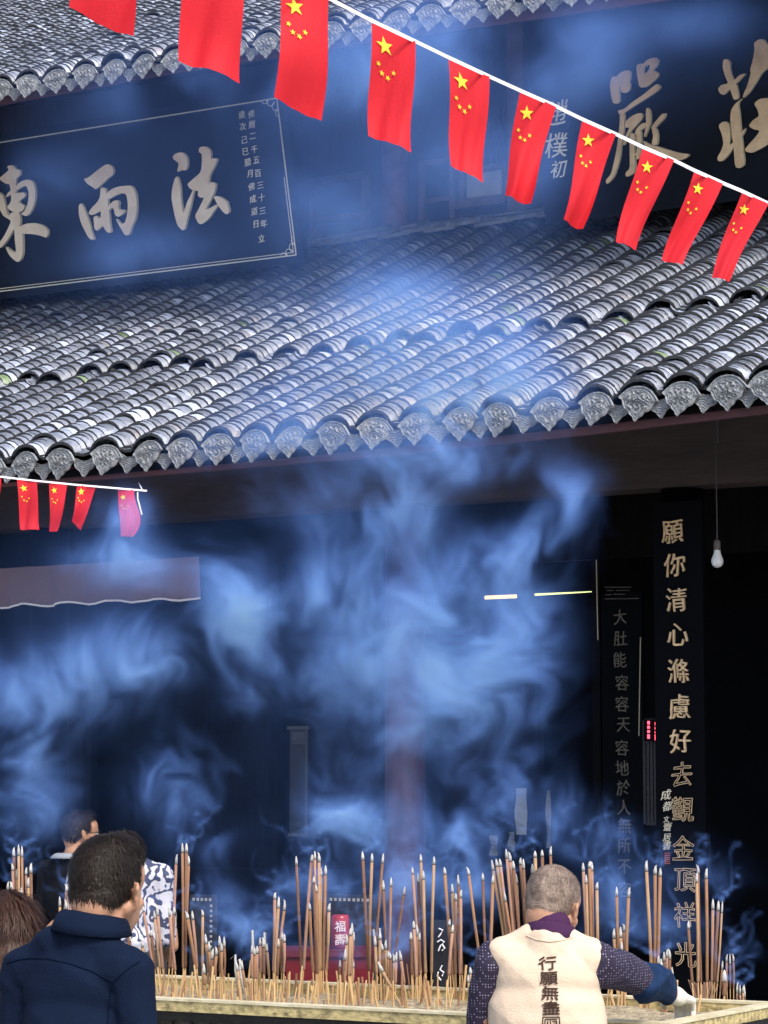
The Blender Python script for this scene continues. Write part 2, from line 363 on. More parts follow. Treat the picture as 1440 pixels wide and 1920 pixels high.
b = MB(); b.lathe(((x0 + x1) / 2, YW - .02, 0), [(.105, ZR - .3), (.105, 7.7)], 20); b.build('column', [M_RCOLU] if 'M_RCOLU' in globals() else [mat('upper_column_paint', (.34, .13, .13), .6, vscale=12, col2=(.16, .07, .07), bump=.3, bscale=40)], hall, smooth=True)
def window(px0, py0, px1, py1, panes, Y, label=None, bars=1):
    x0, x1, zb, zt = px_rect(px0, py0, px1, py1, Y); b = MB(); t = .045
    b.box((x0, Y - .06, zb), (x0 + t, Y, zt)); b.box((x1 - t, Y - .06, zb), (x1, Y, zt)); b.box((x0 + t, Y - .06, zt - t), (x1 - t, Y, zt)); b.box((x0 - .03, Y - .075, zb - t), (x1 + .03, Y, zb))
    zm = zb + (zt - zb) * .45
    if bars: b.box((x0 + t, Y - .05, zm - .018), (x1 - t, Y, zm + .018))
    w_ = b.build('window', [M_UWALL2], hall)
    if label: w_['label'] = label
    b = MB(); b.box((x0 + t, Y - .022, zb), (x1 - t, Y - .01, zt - t)); b.build('window_pane', [panes], w_, local=1) if 0 else mesh('window_pane', b.V, b.F, [panes], w_)
    return w_
M_UWALL2 = mat('window_timber', (.24, .17, .17), .65, vscale=8, col2=(.14, .10, .10), bump=.2, bscale=30)
M_PANEP = mat('pale_pane', (.75, .82, .88), .5, var=.25, vscale=9)  # pane in a pale mottled colour
window(588, 330, 694, 474, M_PANE, YW, 'dark window left of the upper column')
window(868, 312, 958, 372, M_PANEP, YW, 'small window with one pale pane', 0)
window(792, 300, 860, 440, M_PANE, YW, None)
b = MB(); x0, x1, zb, zt = px_rect(955, 200, 985, 450, YW - .06); b.box((x0, YW - .09, ZR), (x1, YW, 7.7)); x0, x1, zb, zt = px_rect(845, 372, 985, 386, YW - .06); b.box((x0, YW - .085, zb), (x1 - .15, YW - .002, zt)); b.build('wall_post', [M_UWALL2], hall)
# ---- porch: lintel, columns, inner wall, doors
YL = 12.9
p0, p1 = atY(1135, 921, YL), atY(1440, 901, YL)
zl = p1[2]
b = MB(); b.box((-14, YL, zl), (-3, YL + .22, zl + .62)); b.build('lintel_beam', [M_BEAM], hall)
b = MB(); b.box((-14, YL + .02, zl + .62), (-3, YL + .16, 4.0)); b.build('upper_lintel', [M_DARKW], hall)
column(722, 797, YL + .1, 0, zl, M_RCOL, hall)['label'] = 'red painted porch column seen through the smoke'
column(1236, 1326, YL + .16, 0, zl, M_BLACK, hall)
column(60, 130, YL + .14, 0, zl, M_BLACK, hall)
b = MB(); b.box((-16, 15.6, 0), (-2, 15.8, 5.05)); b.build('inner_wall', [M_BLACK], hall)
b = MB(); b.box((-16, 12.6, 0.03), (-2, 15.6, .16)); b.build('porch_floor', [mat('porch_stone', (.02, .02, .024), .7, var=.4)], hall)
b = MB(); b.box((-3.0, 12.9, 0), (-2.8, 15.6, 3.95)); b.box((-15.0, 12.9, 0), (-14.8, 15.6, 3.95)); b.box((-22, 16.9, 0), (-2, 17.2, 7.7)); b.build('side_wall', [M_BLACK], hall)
# lattice doors in the dark
def lattice(px0, py0, px1, py1, Y, nx, nz, name='lattice_door'):
    x0, x1, zb, zt = px_rect(px0, py0, px1, py1, Y); b = MB()
    for i in range(nx + 1): x = x0 + (x1 - x0) * i / nx; b.box((x - .008, Y - .02, zb), (x + .008, Y, zt))
    for i in range(nz + 1): z = zb + (zt - zb) * i / nz; b.box((x0, Y - .014, z - .007), (x1, Y - .004, z + .007))
    return b.build(name, [mat('lattice_timber', (.022, .02, .028), .6)], hall)
lattice(1211, 1350, 1238, 1545, 13.6, 4, 20)
b = MB(); x0, x1, zb, zt = px_rect(1121, 1101, 1124, 1840, 14.0); b.box((x0 - .03, 14.0, .16), (x0 + .02, 14.06, 3.6)); b.box((x0 + .55, 14.0, .16), (x0 + .6, 14.06, 3.6)); b.box((-8.5, 14.06, 3.1), (-4, 14.1, 3.6)); b.build('door_frame', [M_DARKW], hall)
for a_, c_ in ((20, 170), (330, 520), (560, 715), (830, 1010)):
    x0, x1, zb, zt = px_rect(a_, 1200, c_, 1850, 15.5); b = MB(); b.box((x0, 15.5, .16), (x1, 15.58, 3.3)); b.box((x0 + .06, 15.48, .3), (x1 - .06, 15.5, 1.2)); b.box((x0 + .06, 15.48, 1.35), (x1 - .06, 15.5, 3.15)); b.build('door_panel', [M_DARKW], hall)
# a bright metal strip on a door edge and the dim moulding over the grey couplet
b = MB(); p = atY(1198, 1380, 13.7); q = atY(1201, 1195, 13.7); b.tube([p, q], .0035, 6); b.build('door_strip', [mat('polished_strip', (.5, .47, .36), .3, metal=.5)], hall)
b = MB(); p = atY(1118, 1050, 13.9); q = atY(1121, 1200, 13.9); b.tube([q, p], .003, 6); b.build('door_strip', [MATS['polished_strip']], hall)
print('temple', time.time() - T0)
# ================================================================= LETTERING
_tc = {}
def text_shape(ch, offset=0.0):
    k = (ch, offset)
    if k in _tc: return _tc[k]
    cu = bpy.data.curves.new('t', 'FONT'); cu.body = ch; cu.size = 1; cu.offset = offset; cu.resolution_u = 3
    o = bpy.data.objects.new('t', cu); COL.objects.link(o); dg = bpy.context.evaluated_depsgraph_get()
    me = bpy.data.meshes.new_from_object(o.evaluated_get(dg)); bpy.data.objects.remove(o); bpy.data.curves.remove(cu)
    V = np.array([v.co[:] for v in me.vertices]).reshape(-1, 3); Fc = [tuple(p.vertices) for p in me.polygons]
    ph = ord(ch) * 1.7; x_, y_ = V[:, 0].copy(), V[:, 1].copy()      # hand-cut irregularity of the strokes
    V[:, 0] += .022 * np.sin(y_ * 6.3 + ph) + .010 * np.sin(y_ * 17 + x_ * 9 + ph * 2); V[:, 1] += .024 * np.sin(x_ * 5.1 + ph * .7) + .010 * np.sin(x_ * 15 + y_ * 13 + ph) + .035 * x_
    e = {}
    for f in Fc:
        for i in range(len(f)):
            a, c = f[i], f[(i + 1) % len(f)]; e[(a, c)] = 1
    B = [(a, c) for (a, c) in e if (c, a) not in e]
    bpy.data.meshes.remove(me)
    _tc[k] = (V, Fc, B); return _tc[k]
def glyph(ch, O, X, Z, size, n, thick, mats, parent, name='character', offset=0., hollow=False, sx=1., lift=0., shear=0.):
    bold = offset; offset = 0.
    """one raised character centred on O, in the plane X, Z, standing out along n"""
    O, X, Z, n = [np.array(v, float) for v in (O, X, Z, n)]
    c = text_shape(ch, 0.)[0]; ctr = (c.max(0) + c.min(0)) / 2
    b = MB()
    for (off, th, m) in ((0., thick, 1 if hollow else 0),):
        V, Fc, B = text_shape(ch, off)
        u = (V[:, 0] - ctr[0]) * size * sx; v = (V[:, 1] - ctr[1]) * size; u = u + shear * v
        W = O + np.outer(u, X) + np.outer(v, Z); k = len(W)
        top = W + n * (th + lift); bot = W + n * lift
        b.add(np.concatenate([top, bot]), Fc + [(a, c_, c_ + k, a + k)[::-1] for a, c_ in B], m)
    if bold:    # a fine raised rib round every stroke
        for a, c_ in B:
            d = W[c_] - W[a]; l = np.linalg.norm(d)
            if l < 1e-7: continue
            s_ = np.cross(d / l, n) * bold * size; e = d / l * bold * size * .5; p = W[a] - e + n * (thick + .0015); q_ = W[c_] + e + n * (thick + .0015)
            V4 = [p - s_, q_ - s_, q_ + s_, p + s_]; b.add(V4 + [v_ - n * .004 for v_ in V4], [(0, 1, 2, 3), (0, 4, 5, 1), (1, 5, 6, 2), (2, 6, 7, 3), (3, 7, 4, 0)], 0)
    return b.build(name, mats, parent)
def strokes(polys, to3, n, thick, parent, name='character', mats=None):
    b = MB(); n = np.array(n, float)
    for i, P in enumerate(polys):
        P = np.array(P, float)
        Q = []   # round the outline a little
        for j in range(len(P)):
            a, c = P[j], P[(j + 1) % len(P)]; Q += [a * .8 + c * .2, a * .2 + c * .8]
        W = [to3(*q) for q in Q]; k = len(W)
        if sum(np.cross(W[j] - W[0], W[(j + 1) % k] - W[0]) for j in range(k)) @ n < 0: W = W[::-1]
        th = thick + .0007 * i
        cen = sum(W) / k
        top = [w_ + n * th for w_ in W]
        b.add(top, [tuple(range(k))], 0); b.add(top + W, [(j, j + k, (j + 1) % k + k, (j + 1) % k) for j in range(k)], 1)
    return b.build(name, mats or [M_GOLD, M_GOLDE], parent)
def board(name, O, X, Z, n, w_, h, t, label, cat, m=M_BOARD):
    O, X, Z, n = [np.array(v, float) for v in (O, X, Z, n)]
    root = empty(name, O, label, cat); b = MB()
    P = [O + X * a + Z * c for a, c in ((-w_ / 2, -h / 2), (w_ / 2, -h / 2), (w_ / 2, h / 2), (-w_ / 2, h / 2))]
    b.add([p - n * t for p in P] + P, [(3, 2, 1, 0), (4, 5, 6, 7), (0, 1, 5, 4), (1, 2, 6, 5), (2, 3, 7, 6), (3, 0, 4, 7)]); b.build('board', [m], root)
    return root
# --- left plaque: bottom right corner and top right corner give its lean
PB = atY(556, 478, YW - 1.35); r = ray(520, 184); PT = C0 + r * (PB[0] / r[0])
PZ = PT - PB; PH = float(np.linalg.norm(PZ)); PZ /= PH; PX = np.array([1., 0, 0]); PN = np.cross(PX, PZ); PN = PN if PN[1] < 0 else -PN
print('plaque h', PH, 'lean', PZ, PB, PT)
PW = 3.6
O = PB + PZ * PH / 2 - PX * PW / 2
pl = board('name_plaque', O, PX, PZ, PN, PW + .12, PH + .12, .06, 'black plaque with large gilt characters and a thin gilt border under the upper left eave', 'plaque')
on = lambda x, y_: onP(x, y_, PB, PN)
def crop(ox, oy, s): return lambda x, y_: on(ox + x / s, oy + y_ / s)
FA = [[(315, 375), (350, 325), (420, 300), (490, 310), (530, 350), (550, 400), (553, 500), (540, 560), (510, 590), (440, 580), (395, 615), (390, 590), (415, 480), (380, 445), (330, 410)],
 [(378, 680), (345, 730), (320, 830), (302, 930), (300, 1040), (320, 1150), (345, 1280), (375, 1400), (400, 1470), (465, 1535), (495, 1535), (515, 1500), (550, 1350), (590, 1200), (625, 1050), (655, 900), (640, 895), (600, 980), (550, 1080), (500, 1230), (488, 1270), (475, 1240), (455, 1110), (445, 1000), (440, 860), (420, 760), (400, 700)],
 [(735, 250), (750, 220), (790, 207), (850, 212), (890, 235), (920, 280), (925, 340), (922, 405), (960, 395), (1010, 393), (1022, 425), (1000, 490), (950, 580), (905, 660), (885, 765), (900, 795), (930, 768), (1005, 800), (995, 870), (970, 960), (900, 1090), (850, 1185), (830, 1215), (900, 1190), (1025, 1120), (1030, 1160), (960, 1250), (900, 1340), (830, 1410), (765, 1445), (720, 1420), (670, 1310), (720, 1220), (780, 1100), (820, 1010), (775, 1022), (740, 1010), (715, 975), (725, 930), (715, 910), (650, 905), (600, 880), (565, 840), (555, 800), (600, 760), (680, 690), (755, 625), (775, 560), (785, 430), (780, 320), (755, 310), (735, 290)],
 [(968, 1005), (990, 995), (1040, 995), (1120, 1035), (1180, 1080), (1195, 1150), (1218, 1225), (1205, 1265), (1170, 1285), (1130, 1260), (1050, 1160), (1005, 1080)]]
YU_ = [[(825, 385), (870, 375), (950, 310), (1010, 265), (1050, 243), (1090, 260), (1115, 300), (1105, 350), (1060, 380), (1020, 420), (975, 460), (940, 490), (920, 470), (860, 435)],
 [(795, 620), (778, 650), (780, 730), (800, 810), (830, 870), (860, 930), (890, 970), (930, 975), (910, 920), (890, 850), (880, 800), (840, 700), (815, 640)],
 [(990, 465), (1040, 480), (1045, 530), (1060, 600), (1065, 680), (1075, 760), (1080, 830), (1095, 905), (1060, 905), (1035, 880), (1010, 835), (960, 890), (930, 870), (925, 800), (920, 755), (950, 740), (975, 765), (990, 760), (995, 690), (910, 740), (870, 720), (900, 670), (960, 610), (985, 560)],
 [(1045, 530), (1100, 480), (1180, 455), (1280, 450), (1310, 480), (1335, 550), (1340, 680), (1325, 780), (1290, 850), (1265, 930), (1225, 930), (1190, 870), (1150, 800), (1135, 765), (1190, 825), (1225, 810), (1245, 740), (1255, 640), (1240, 530), (1180, 525), (1110, 560), (1055, 590)],
 [(1065, 650), (1110, 600), (1150, 590), (1168, 610), (1160, 660), (1170, 690), (1205, 680), (1228, 700), (1200, 730), (1160, 755), (1130, 735), (1120, 680), (1100, 660), (1070, 700)]]
DO = [[(85, 265), (125, 253), (160, 265), (165, 290), (215, 300), (217, 350), (175, 380), (170, 430), (180, 520), (125, 535), (70, 570), (95, 520), (125, 500), (110, 435), (75, 435), (5, 385), (80, 325), (105, 300)],
 [(125, 530), (200, 520), (250, 515), (265, 545), (240, 575), (200, 600), (210, 620), (245, 635), (258, 660), (235, 695), (200, 710), (130, 700), (85, 660), (110, 630), (130, 590)],
 [(175, 450), (230, 405), (290, 390), (335, 410), (360, 480), (360, 580), (335, 670), (300, 730), (270, 748), (220, 725), (265, 690), (290, 620), (300, 520), (275, 450), (230, 465), (180, 500)],
 [(0, 510), (50, 545), (65, 620), (80, 690), (105, 745), (130, 710), (200, 700), (215, 760), (215, 835), (150, 870), (120, 930), (80, 990), (30, 1050), (0, 1055), (-40, 1060), (0, 1020), (60, 940), (100, 860), (130, 790), (90, 765), (50, 740), (20, 680), (-30, 600), (-60, 530)],
 [(150, 860), (220, 840), (280, 815), (350, 812), (430, 830), (480, 875), (483, 920), (465, 955), (420, 935), (340, 918), (235, 915), (160, 890)],
 [(160, 870), (235, 870), (240, 960), (243, 1100), (225, 1160), (195, 1190), (160, 1170), (110, 1120), (70, 1035), (120, 1070), (165, 1100), (178, 1080), (165, 980)]]
strokes(FA, crop(290, 250, 8.47), PN, .025, pl); strokes(YU_, crop(0, 260, 5.143), PN, .025, pl); strokes(DO, crop(0, 260, 5.143), PN, .025, pl)
def line3(b, pts, r): b.tube(pts, r, 5)
b = MB(); NO = PN * .006
c1, c2, c3, c4 = PB, PT, PT - PX * PW, PB - PX * PW
for a_, c_ in ((c1, c2), (c2, c3), (c3, c4), (c4, c1)): line3(b, [a_ + NO, c_ + NO], .005)
i1 = [PB - PX * .03 + PZ * .03, PT - PX * .03 - PZ * .03]
line3(b, [PB - PX * .02 + PZ * .02 + NO, PB - PX * PW + PZ * .02 + NO], .003); line3(b, [PB - PX * .02 + PZ * .02 + NO, PB - PX * .02 + PZ * PH * .5 + NO], .003)
def swirl(b, o, dx, dz, s, X, Z, N_):
    for (ax, az) in ((1, 0), (0, 1)):
        P = []
        for t in np.linspace(0, 1, 30):
            a = t * 2.6 * pi; r_ = (1 - t) * .24; u = .25 + .32 * sin(t * 1.2) - r_ * cos(a) * .8 + .1; v = .14 + r_ * sin(a)
            P.append((u, v))
        P += []
        Q = [(.9 - .5 * t + 0, .08 + .1 * sin(t * pi * 1.5)) for t in np.linspace(0, 1, 12)]
        for L_ in (P, Q):
            W = [o + (X * dx * (u if ax else v) + Z * dz * (v if ax else u)) * s + N_ for u, v in L_]
            line3(b, W, .0028)
swirl(b, PB, -1, 1, .14, PX, PZ, NO); swirl(b, PT, -1, -1, .14, PX, PZ, NO)
b.build('gilt_border', [M_LINE], pl)
for txt, ps in (('佛曆二千五百三十三年立', ((471.5, 214), (473, 233.6), (474, 255), (477.6, 280), (481, 300), (484, 325), (489, 347), (491, 370), (493, 395), (495, 419), (491, 447))),
    ('歲次己巳腊月佛成道日', ((454, 215), (456, 237), (459, 262), (461, 284), (465, 304), (469, 325.5), (472, 350), (475, 373), (477.5, 396), (480.5, 420)))):
    for ch, q in zip(txt, ps): glyph(ch, on(*q), PX, PZ, .058, PN, .004, [M_LINE], pl, shear=.12, offset=.004)
# --- right plaque
P2 = atY(1000, 420, YW - 1.35)
on2 = lambda x, y_: onP(x, y_, P2, PN)
def crop2(x, y_): return on2(1120 + x / 4.5, 60 + y_ / 4.5)
YAN = [[(135, 375), (170, 380), (210, 340), (265, 320), (295, 335), (290, 400), (280, 420), (290, 440), (285, 490), (255, 515), (215, 510), (205, 480), (215, 455), (195, 470), (200, 530), (200, 590), (180, 607), (145, 600), (130, 540), (118, 450)],
 [(340, 290), (365, 265), (395, 275), (405, 300), (400, 350), (430, 345), (455, 305), (490, 325), (530, 345), (525, 380), (430, 465), (370, 470), (355, 400)],
 [(385, 280), (440, 230), (500, 213), (530, 235), (515, 290), (480, 325), (450, 312), (460, 280), (440, 272), (410, 300)],
 [(190, 660), (240, 650), (310, 590), (400, 530), (460, 480), (515, 435), (545, 460), (530, 490), (460, 540), (380, 590), (300, 640), (245, 680), (205, 695), (190, 680)],
 [(205, 680), (245, 690), (240, 780), (235, 860), (215, 950), (205, 1060), (180, 1150), (150, 1230), (95, 1288), (85, 1250), (130, 1200), (155, 1100), (180, 980), (195, 860), (205, 760)],
 [(245, 765), (300, 710), (375, 678), (400, 705), (380, 745), (330, 800), (290, 850), (260, 900), (240, 955), (225, 950), (250, 880), (290, 800), (250, 810)],
 [(285, 850), (335, 860), (325, 960), (330, 1060), (335, 1150), (320, 1195), (260, 1225), (250, 1190), (290, 1150), (290, 1050)],
 [(345, 850), (385, 830), (385, 960), (375, 1060), (340, 1080), (350, 1000)],
 [(430, 635), (460, 660), (465, 760), (440, 830), (415, 890), (410, 870), (430, 790), (425, 690)],
 [(470, 800), (560, 690), (592, 685), (580, 730), (520, 790), (480, 830)],
 [(330, 860), (350, 810), (400, 765), (440, 770), (430, 800), (380, 830), (350, 870)],
 [(480, 800), (515, 820), (527, 880), (520, 950), (490, 955), (475, 940), (490, 880), (480, 840)],
 [(400, 915), (440, 940), (520, 965), (600, 990), (700, 1020), (790, 1030), (770, 1060), (710, 1085), (620, 1050), (500, 1000), (420, 960)],
 [(290, 930), (380, 915), (378, 935), (292, 950)], [(292, 1030), (378, 1010), (376, 1032), (294, 1052)]]
ZHU = [[(1075, 230), (1110, 230), (1135, 255), (1130, 300), (1145, 370), (1185, 440), (1200, 500), (1205, 560), (1165, 575), (1145, 520), (1120, 440), (1090, 370), (1070, 300)],
 [(1030, 480), (1060, 445), (1110, 435), (1170, 405), (1215, 360), (1265, 350), (1230, 390), (1190, 430), (1130, 480), (1080, 535), (1045, 515)],
 [(1335, 90), (1380, 60), (1420, 65), (1450, 110), (1470, 200), (1445, 310), (1400, 345), (1350, 430), (1300, 505), (1245, 560), (1240, 540), (1280, 450), (1310, 340), (1300, 325), (1325, 240), (1340, 150)],
 [(1240, 555), (1200, 600), (1215, 700), (1225, 840), (1240, 960), (1255, 1115), (1220, 1150), (1175, 1140), (1165, 980), (1150, 880), (1135, 760), (1140, 660), (1180, 600)],
 [(1035, 790), (1070, 755), (1110, 760), (1130, 800), (1135, 880), (1125, 960), (1160, 930), (1165, 970), (1120, 1040), (1070, 1090), (1035, 1090), (1025, 1060), (1060, 1000), (1080, 940), (1065, 860)],
 [(1225, 850), (1268, 805), (1250, 850), (1230, 885)],
 [(1335, 605), (1380, 565), (1440, 555), (1560, 560), (1600, 700), (1560, 880), (1400, 980), (1320, 1020), (1270, 1010), (1257, 990), (1300, 940), (1370, 860), (1385, 830), (1330, 820), (1290, 790), (1330, 740), (1380, 710), (1365, 650)]]
q0, q1 = on2(1002, 440), on2(1002, 20); H2 = 1.36; W2 = 4.2
O2 = on2(1002, 226) + PX * W2 / 2
pr = board('name_plaque', O2, PX, PZ, PN, W2, H2, .06, 'black plaque with tall brownish gilt characters behind the long flag string, upper right', 'plaque')
M_GOLD3 = mat('brown_gold_face', (.86, .62, .36), .45, vscale=7, col2=(.62, .42, .24), bump=.15, bscale=30)
strokes(YAN, crop2, PN, .025, pr, mats=[M_GOLD3, M_GOLDE]); strokes(ZHU, crop2, PN, .025, pr, mats=[M_GOLD3, M_GOLDE])
for ch, x, y_, s in (('趙', 1043, 212, .17), ('樸', 1044, 272, .17), ('初', 1048, 317, .12)):
    glyph(ch, on2(x, y_), PX, PZ, s, PN, .008, [M_LINE], pr, shear=.25)
# --- couplets
def couplet(txt, pts, Y, size, mats, px_w, label, m=M_BOARD, hollow_from=99, top=None, bot=None, sx=.95, thick=.012, t=.04):
    P = [atY(x, y_, Y) for x, y_ in pts]; A = P[0]; B = P[-1]
    Z = np.array([0, (A[1] - B[1]), A[2] - B[2]]); Z /= np.linalg.norm(Z)
    X = np.array([1., 0, 0]); n = np.array([0, -1., 0])
    xm = (A[0] + B[0]) / 2; z1 = A[2] + top; z0 = B[2] - bot
    root = board('couplet_board', (xm, Y, (z0 + z1) / 2), X, (0, 0, 1), n, px_w, z1 - z0, t, label, 'plaque', m)
    for i, (ch, p) in enumerate(zip(txt, P)):
        glyph(ch, p, X, (0, 0, 1), size[i] if isinstance(size, list) else size, n, thick, mats, root, hollow=i >= hollow_from, offset=.012 if i >= hollow_from else (.004 if hollow_from < 99 else .0), sx=sx)
    return root
c1p = [(1262, 997), (1266, 1060), (1269, 1125), (1272, 1190), (1273, 1258), (1276, 1325), (1277, 1390), (1280, 1452), (1282, 1517), (1283, 1590), (1286, 1650), (1286, 1715), (1288, 1790)]
Y1 = 12.86
M_BLK2 = mat('couplet_black', (.003, .0035, .006), .6, var=.3, spec=.05)
cp1 = couplet('願你清心滌慮好去覲金頂祥光', c1p, Y1, .135, [M_GILT, M_BLK2], .285, 'tall black couplet board with golden characters, hanging beside the light bulb', M_BLK2, 7, .16, .2)
for ch, x, y_, s in (('成', 1250, 1490, .06), ('都', 1252, 1512, .055), ('文', 1250, 1536, .035), ('齋', 1252, 1550, .05), ('居', 1251, 1570, .045), ('書', 1251, 1585, .05)):
    glyph(ch, atY(x, y_, Y1), (1, 0, 0), (0, 0, 1), s, (0, -1, 0), .005, [M_LINE], cp1, shear=.2)
for y_ in (1604, 1615):
    p = atY(1252, y_, Y1); b = MB()
    for k in range(3): b.box((p[0] - .014, Y1 - .005, p[2] - .014 + k * .011), (p[0] + .014, Y1, p[2] - .008 + k * .011))
    b.box((p[0] - .016, Y1 - .004, p[2] - .016), (p[0] - .012, Y1, p[2] + .016)); b.build('red_seal', [mat('seal_red', (.35, .09, .06), .6)], cp1)
c2p = [(1163, 1157), (1164, 1197), (1163, 1237), (1167, 1280), (1167, 1320), (1169, 1359), (1167, 1402), (1167, 1440), (1169, 1477), (1170, 1514), (1171, 1548), (1171, 1585), (1172, 1625), (1172, 1668)]
Y2 = 13.9
cp2 = couplet('大肚能容容天容地於人無所不容', c2p, Y2, .095, [M_GREYL], .26, 'dim black couplet board with thin grey characters inside the porch', M_BLACK, 99, .14, .3, thick=.005)
b = MB()
for (xa, ya, xb, yb) in ((1134, 1101, 1183, 1101), (1134, 1123, 1197, 1122), (1138, 1107, 1150, 1107), (1155, 1107, 1180, 1107), (1136, 1115, 1146, 1115), (1150, 1114, 1172, 1114)):
    b.tube([atY(xa, ya, Y2 - .01), atY(xb, yb, Y2 - .01)], .003, 5)
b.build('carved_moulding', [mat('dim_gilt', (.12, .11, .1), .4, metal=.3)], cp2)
# ================================================================= FLAGS
M_FLAG = mat('flag_red', (.86, .02, .035), .75, var=.1, vscale=6, bump=.15, bscale=200)
M_STAR = mat('flag_yellow', (.95, .66, .04), .7)
def translucent(m, w=.35):
    nt = m.node_tree; b = nt.nodes['Principled BSDF']; o = nt.nodes['Material Output']; t = nt.nodes.new('ShaderNodeBsdfTranslucent'); mx = nt.nodes.new('ShaderNodeMixShader'); mx.inputs[0].default_value = w
    src = b.inputs['Base Color'].links
    if src: nt.links.new(src[0].from_socket, t.inputs[0])
    else: t.inputs[0].default_value = b.inputs['Base Color'].default_value
    nt.links.new(b.outputs[0], mx.inputs[1]); nt.links.new(t.outputs[0], mx.inputs[2]); nt.links.new(mx.outputs[0], o.inputs[0])
translucent(M_FLAG)
def flag(cn, D, label, group, stars=True, seed=0, bulge=None):
    rs = random.Random(seed); TL, TR, BR, BL = [atH(x, y_, D) for x, y_ in cn]
    nu, nv = 10, 18; n = -FH; ph = rs.uniform(0, 6); am = rs.uniform(.008, .018); fq = rs.uniform(3.5, 7.5); tw = rs.uniform(-.03, .03)
    def S(u, v):
        p = (TL * (1 - u) + TR * u) * (1 - v) + (BL * (1 - u) + BR * u) * v
        if bulge: p = p + RT * bulge * sin(pi * v) * u * v * 2
        return p + n * (am * sin(u * fq + ph + 3 * v) * (.25 + v) + .014 * sin(v * 5 + ph) * v + tw * (u - .5) * v + .004 * sin(u * 17 + v * 6 + ph) * v) + RT * (.008 * sin(v * 4.5 + ph) * v)
    root = empty('flag', (TL + TR) / 2, label, 'flag', group)
    V = [S(i / nu, j / nv) for j in range(nv + 1) for i in range(nu + 1)]; k = len(V)
    Fc = [(j * (nu + 1) + i, j * (nu + 1) + i + 1, (j + 1) * (nu + 1) + i + 1, (j + 1) * (nu + 1) + i) for j in range(nv) for i in range(nu)]
    mesh('flag_cloth', V, Fc, [M_FLAG], root, smooth=True)
    if stars:
        asp = np.linalg.norm(TR - TL) / np.linalg.norm(BL - TL)
        for si, (cu, cv, r_, rot) in enumerate(((.30, .17, .2, -.25), (.17, .345, .062, .2), (.26, .41, .066, -.1), (.40, .425, .066, .3), (.52, .365, .062, 0))):
            P = [];
            for q in range(10):
                rr_ = r_ * (1 if q % 2 == 0 else .40); a = rot + q * pi / 5 
                P.append((cu + rr_ * sin(a), cv - rr_ * cos(a) * asp))
            W = [S(*p) + n * .003 for p in P]; c_ = S(cu, cv) + n * .0035
            mesh('star', W + [c_], [(q, (q + 1) % 10, 10) for q in range(10)], [M_STAR], root)
    return root
FL = [([(128, -240), (252, -185), (251, 67), (132, 17)], False), ([(343, -150), (458, -92), (453, 149), (340, 112)], False), ([(528, -30), (616, -2), (607, 220), (519, 184)], True),
 ([(697, 40), (779, 78), (773, 287), (693, 252)], True), ([(841, 109), (918, 144), (908, 341), (848, 312)], True), ([(975, 171), (1043, 200), (989, 388), (942, 367)], True),
 ([(1092, 225), (1155, 252), (1092, 430), (1055, 414)], True), ([(1205, 277), (1264, 300), (1192, 467), (1153, 455)], True), ([(1302, 320), (1356, 344), (1280, 500), (1244, 485)], True), ([(1392, 359), (1441, 382), (1362, 531), (1331, 520)], True)]
ords = ['first', 'second', 'third', 'fourth', 'fifth', 'sixth', 'seventh', 'eighth', 'ninth', 'tenth', 'eleventh', 'twelfth']
for i, (cn, st) in enumerate(FL):
    D = 5.2 + i * .33
    flag(cn, D, '%s red flag from the left on the long upper string%s' % (ords[i], '' if i > 1 else ', its stars out of view'), 'red flags on the long upper string', st or True, seed=i)
cord = [(-40, -310, 4.9), (128, -238, 5.1), (252, -182, 5.2), (343, -147, 5.45), (458, -88, 5.6), (528, -32, 5.8), (616, -5, 5.9), (697, 37, 6.1), (779, 76, 6.2), (841, 106, 6.4), (918, 142, 6.55), (975, 168, 6.75), (1043, 198, 6.9), (1092, 222, 7.1), (1155, 250, 7.2), (1205, 274, 7.4), (1264, 299, 7.55), (1302, 318, 7.8), (1356, 342, 7.9), (1392, 357, 8.1), (1441, 380, 8.3), (1560, 428, 8.7)]
def ribbon(name, pts, hpx, D_is, label, cat, mm):
    V = [];
    for (x, y_, D) in pts: V += [atH(x, y_ - hpx * .3, D - .004), atH(x, y_ + hpx * .7, D - .004)]
    V += [v + FH * .003 for v in V]; k = len(pts); Fc = []
    for i in range(k - 1): a = 2 * i; o_ = 2 * k; Fc += [(a, a + 1, a + 3, a + 2), (a + o_, a + 2 + o_, a + 3 + o_, a + 1 + o_), (a, a + 2, a + 2 + o_, a + o_), (a + 1, a + 1 + o_, a + 3 + o_, a + 3)]
    o = mesh(name, V, Fc, [mm]); return tag(o, label, cat)
ribbon('flag_string', cord, 7, 0, 'white ribbon string sagging across the upper picture, carrying the large red flags', 'string', M_WHITEC)
F2 = [([(-32, 892), (3, 895), (0, 936), (-20, 975)], 'torn'), ([(32, 899), (69, 902), (75, 993), (39.6, 993)], 0), ([(92, 903.5), (127, 906), (110, 996), (93, 996)], 0), ([(144, 909), (180, 912.5), (152, 994), (137, 978)], 0), ([(221, 917), (252, 918.5), (248, 1006), (224.6, 1006)], 0)]
L2 = ['red flag cut by the left picture edge on the short lower string', 'first whole red flag on the short lower string, wide and straight', 'narrow red flag in the middle of the short lower string', 'curled red flag with a pinched lower end on the short string', 'last flag on the short string, veiled mauve by smoke']
for i, (cn, _) in enumerate(F2): flag(cn, 13.55, L2[i], 'red flags on the short lower string', True, seed=20 + i, bulge=.03 if i == 4 else None)
